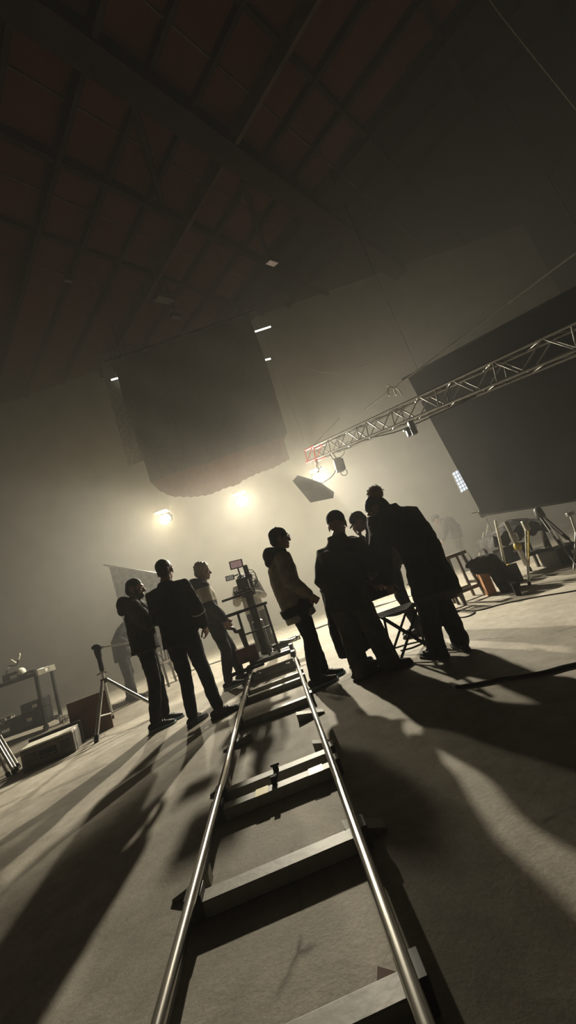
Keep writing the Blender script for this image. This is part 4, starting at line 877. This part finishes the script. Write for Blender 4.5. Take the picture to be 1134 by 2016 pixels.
MB().sweep(catmull([pb+V((-.2, -.08, .42)), pb+V((-.12, -.17, .36)), pb+V((.05, -.17, .33))], 6), .012, seg=8).build('strap', M['cloth2'], bgo)
MB().cyl(pb+V((-.1, .06, .52)), pb+V((-.13, .06, .66)), .012).build('handle_tube', M['metal'], bgo)

def leg3(root, P, m, r=.016, foot=True):
    o = MB().sweep(P, r, seg=10, cap='flat').build('leg', m, root)
    if foot: MB().sweep([P[-1], P[-1].lerp(P[-2], .06)], r*1.4, seg=8).build('rubber_foot', M['rubber'], o)
a1, a2 = at(975, 1024, 5.45), gp(1005, 1157); b1, b2 = at(1030, 1024, 5.4), gp(1043, 1152); c1, c2 = at(1000, 1030, 5.9), gp(1046, 1125)
tpd = empty('tripod', V((a2.x, a2.y, 0)), 'tall pale-legged tripod with a rubber wheel beside the slumped bag', 'tripod')
leg3(tpd, [a1, a2+V((0, 0, .02))], M['globe'], .017); 
for k in (-.022, .022): MB().cyl(b1+V((k, 0, -.12)), b1.lerp(b2, .72)+V((k*.6, 0, 0)), .011, seg=8).build('leg_rail', M['globe'] if k < 0 else M['yellow'], tpd)
leg3(tpd, [b1.lerp(b2, .6), b2+V((0, 0, .015))], M['alu'], .016); MB().box(b1-V((0, 0, .08)), (.07, .05, .14)).build('leg_hinge', M['metal'], tpd, bevel=.006)
leg3(tpd, [c1, c2+V((0, 0, .015))], M['darkmetal'], .016)
MB().cyl(a1.lerp(b1, .35)-V((0, 0, .02)), a1.lerp(b1, .4)-V((0, 0, .65)), .03, seg=14).build('center_column', M['metal'], tpd)
MB().ball(a1.lerp(b1, .38)-V((0, 0, .38)), (.05, .05, .06)).build('crank', M['yellow'], tpd); MB().cyl(a1.lerp(b1, .4)-V((0, 0, .3)), a1.lerp(b1, .4)-V((0, 0, .2)), .05).build('collar', M['metal'], tpd)
wpos = gp(1020, 1172); MB().cyl(V((wpos.x-.025, wpos.y, .085)), V((wpos.x+.03, wpos.y-.02, .085)), .085, seg=20).build('wheel', M['rubber'], tpd); MB().beam(V((wpos.x, wpos.y, .08)), a2+V((0, .05, .25)), .03, .04).build('wheel_fork', M['darkmetal'], tpd)
gb = gp(1024, 1150); e = empty('gear_box', gb+V((0.02, .25, 0)), 'small black gear box with yellow strap between the pale tripod legs', 'box'); q = e.location.copy()
MB().box(q+V((0, 0, .14)), (.24, .24, .28), Matrix.Rotation(R(10), 3, 'Z')).build('body', M['caseb'], e, bevel=.012); MB().box(q+V((-.02, 0, .29)), (.05, .25, .012), Matrix.Rotation(R(10), 3, 'Z')).build('strap', M['yellow'], e)
# bare pair of poles further left
q0 = gp(948, 1108); e = empty('pole_pair', q0, 'pair of thin upright pale poles behind the slumped bag', 'poles')
MB().cyl(V((q0.x, q0.y, 0)), at(961, 1030, q0.y), .015).build('pole', M['globe'], e); MB().cyl(V((q0.x-.12, q0.y, 0)), at(952, 1048, q0.y), .015).build('pole', M['globe'], e); MB().box(V((q0.x-.06, q0.y, .1)), (.2, .05, .04)).build('coupler', M['darkmetal'], e, bevel=.004)
q1 = at(930, 1011, 7.2); e = empty('grip_arm', q1, 'short dark grip arm sticking out at the lower corner of the black drape', 'grip arm'); MB().cyl(at(928, 1012, 7.1), at(946, 1007, 7.05), .018).build('arm', M['metal'], e); MB().sweep([at(945, 1008, 7.05), at(950, 1016, 7.05)], .035).build('knuckle', M['darkmetal'], e)
# gear table under plastic
gt = gp(1075, 1128); e = empty('gear_table', V((gt.x, gt.y+.5, 0)), 'dark gear table under clear plastic below the black drape', 'table'); q = e.location.copy()
MB().box(q+V((0, 0, .66)), (.8, .6, .05)).build('table_top', M['black'], e, bevel=.006)
for sx in (-.36, .36):
    for sy in (-.26, .26): MB().beam(q+V((sx, sy, .64)), q+V((sx, sy, 0)), .04, .04).build('leg', M['darkmetal'], e)
MB().box(q+V((0, 0, .28)), (.72, .5, .03)).build('lower_shelf', M['black'], e)
P = [[q+V((-.46+.92*i/20, -.36+.72*k/16, .72+.16*math.exp(-((i-12)**2)/40-((k-8)**2)/30)+.03*math.sin(i*1.3+k*.8)-(.16 if i in (0, 20) or k in (0, 16) else 0))) for k in range(17)] for i in range(21)]
tag(MB().sheet(P, .006, (0, 0, 1)).build('plastic_cover', M['plastic']), 'crumpled clear plastic cover draped over the gear table', 'plastic cover')
for i, (x, y, z, sx, sy, sz, lb) in enumerate(((-.1, 0, .295, .4, .35, .2, 'black case on the lower shelf of the gear table'), (.55, -.2, 0, .5, .5, .26, 'long low black case on the floor before the gear table'))):
    c_ = empty('hard_case', q+V((x, y, z)), lb, 'case'); r_ = c_.location.copy()
    MB().box(r_+V((0, 0, sz/2)), (sx, sy, sz)).build('body', M['caseb'], c_, bevel=.012); MB().box(r_+V((0, -sy/2-.006, sz*.6)), (.1, .012, .05)).build('latch', M['metal'], c_); MB().sweep([r_+V((-.09, -sy/2-.01, sz*.4)), r_+V((0, -sy/2-.03, sz*.38)), r_+V((.09, -sy/2-.01, sz*.4))], .009, seg=8).build('handle', M['darkmetal'], c_)
# second tripod, at the right edge
t0 = at(1062, 1012, 6.1); e = empty('tripod', V((t0.x+.3, t0.y, 0)), 'black tripod with splayed double-tube legs at the right edge', 'tripod')
for (x, y) in ((1142, 1122), (1082, 1112), (1150, 1085)):
    f_ = gp(x, y) if y > 1115 else V((at(x, y, 6.4).x, 6.4, 0))
    d_ = (f_-t0); side = V((d_.y, -d_.x, 0)).normalized()*.022
    o = MB().cyl(t0+side, t0.lerp(f_, .62)+side, .012, seg=8).build('leg', M['darkmetal'], e); MB().cyl(t0-side, t0.lerp(f_, .62)-side, .012, seg=8).build('leg_tube', M['alu'], o); MB().cyl(t0.lerp(f_, .5), f_, .013, seg=8).build('leg_extension', M['darkmetal'], o)
MB().sweep([t0-V((0, 0, .04)), t0+V((0, 0, .06))], [.07, .06], seg=14).build('bowl', M['darkmetal'], e)
t0 = at(1122, 1012, 5.6); e = empty('light_stand', V((t0.x, t0.y, 0)), 'slim dark light stand leaning at the far right edge under the drape', 'light stand')
MB().cyl(t0, V((t0.x-.1, t0.y, 0)), .014).build('pole', M['alu'], e); MB().cyl(t0-V((.03, 0, .25)), V((t0.x-.35, t0.y-.1, .01)), .012).build('leg', M['alu'], e); MB().cyl(t0-V((.03, 0, .25)), V((t0.x+.2, t0.y+.1, .01)), .012).build('leg', M['alu'], e); MB().box(t0, (.1, .05, .05)).build('clamp', M['metal'], e, bevel=.006)

# crumpled cloth on the floor below the lamps
P = []
for i in range(61):
    row = []
    for k in range(41):
        x = -3.6+6.2*i/60; y = 8.6+3.9*k/40
        h = .012+.022*abs(math.sin(x*2.3+1.7*math.sin(y*1.9)))*abs(math.sin(y*3.1+1.3*math.sin(x*2.7)))+.008*math.sin(x*9+y*6)*math.sin(y*8)
        row.append(V((x+.12*math.sin(y*2.2), y+.15*math.sin(x*1.6), max(.006, h))))
    P.append(row)
tag(MB().sheet(P, .008, (0, 0, 1)).build('ground_cloth', mat('crumpled ground cloth', (.3, .28, .23), .9)), 'pale crumpled ground cloth spread on the floor under the back lamps', 'ground cloth')
# cables on the floor
def fcable(pix, r, label, m=None):
    P = [gp(x, y, 0)+V((0, 0, r)) for x, y in pix]; tag(MB().sweep(catmull(P, 8), r, seg=8).build('floor_cable', m or M['rubber']), label, 'cable', 'black cables on the floor')
fcable([(892, 1210), (910, 1202), (935, 1206), (915, 1216), (888, 1214), (900, 1203), (940, 1203), (990, 1190), (1060, 1176), (1134, 1164), (1200, 1150), (1400, 1105), (1600, 1062)], .007, 'thin cable with small loops running from the long coat to the right edge')
fcable([(900, 1356), (940, 1350), (985, 1341), (1020, 1337), (1070, 1328), (1110, 1317), (1150, 1308), (1220, 1290), (1400, 1240), (1600, 1180)], .012, 'thick black cable in the foreground at the right edge')
fcable([(760, 1283), (800, 1270), (840, 1262), (815, 1275), (790, 1282)], .007, 'short looped cable under the folding chair')

# ------------------------------------------------------------------ view
SC.view_settings.view_transform = 'Standard'; SC.view_settings.look = 'None'; SC.view_settings.gamma = 1; SC.view_settings.use_curve_mapping = False
SC.view_settings.exposure = 0.0
cy_ = SC.cycles
cy_.max_bounces = 4; cy_.diffuse_bounces = 2; cy_.glossy_bounces = 3; cy_.volume_bounces = 1; cy_.transmission_bounces = 2
cy_.sample_clamp_indirect = 4; cy_.volume_step_rate = 1.0; cy_.volume_max_steps = 16; cy_.use_light_tree = False; w.cycles.volume_step_size = 4.0; cy_.use_denoising = True; cy_.use_adaptive_sampling = True; cy_.adaptive_threshold = .02
cy_.caustics_reflective = False; cy_.caustics_refractive = False
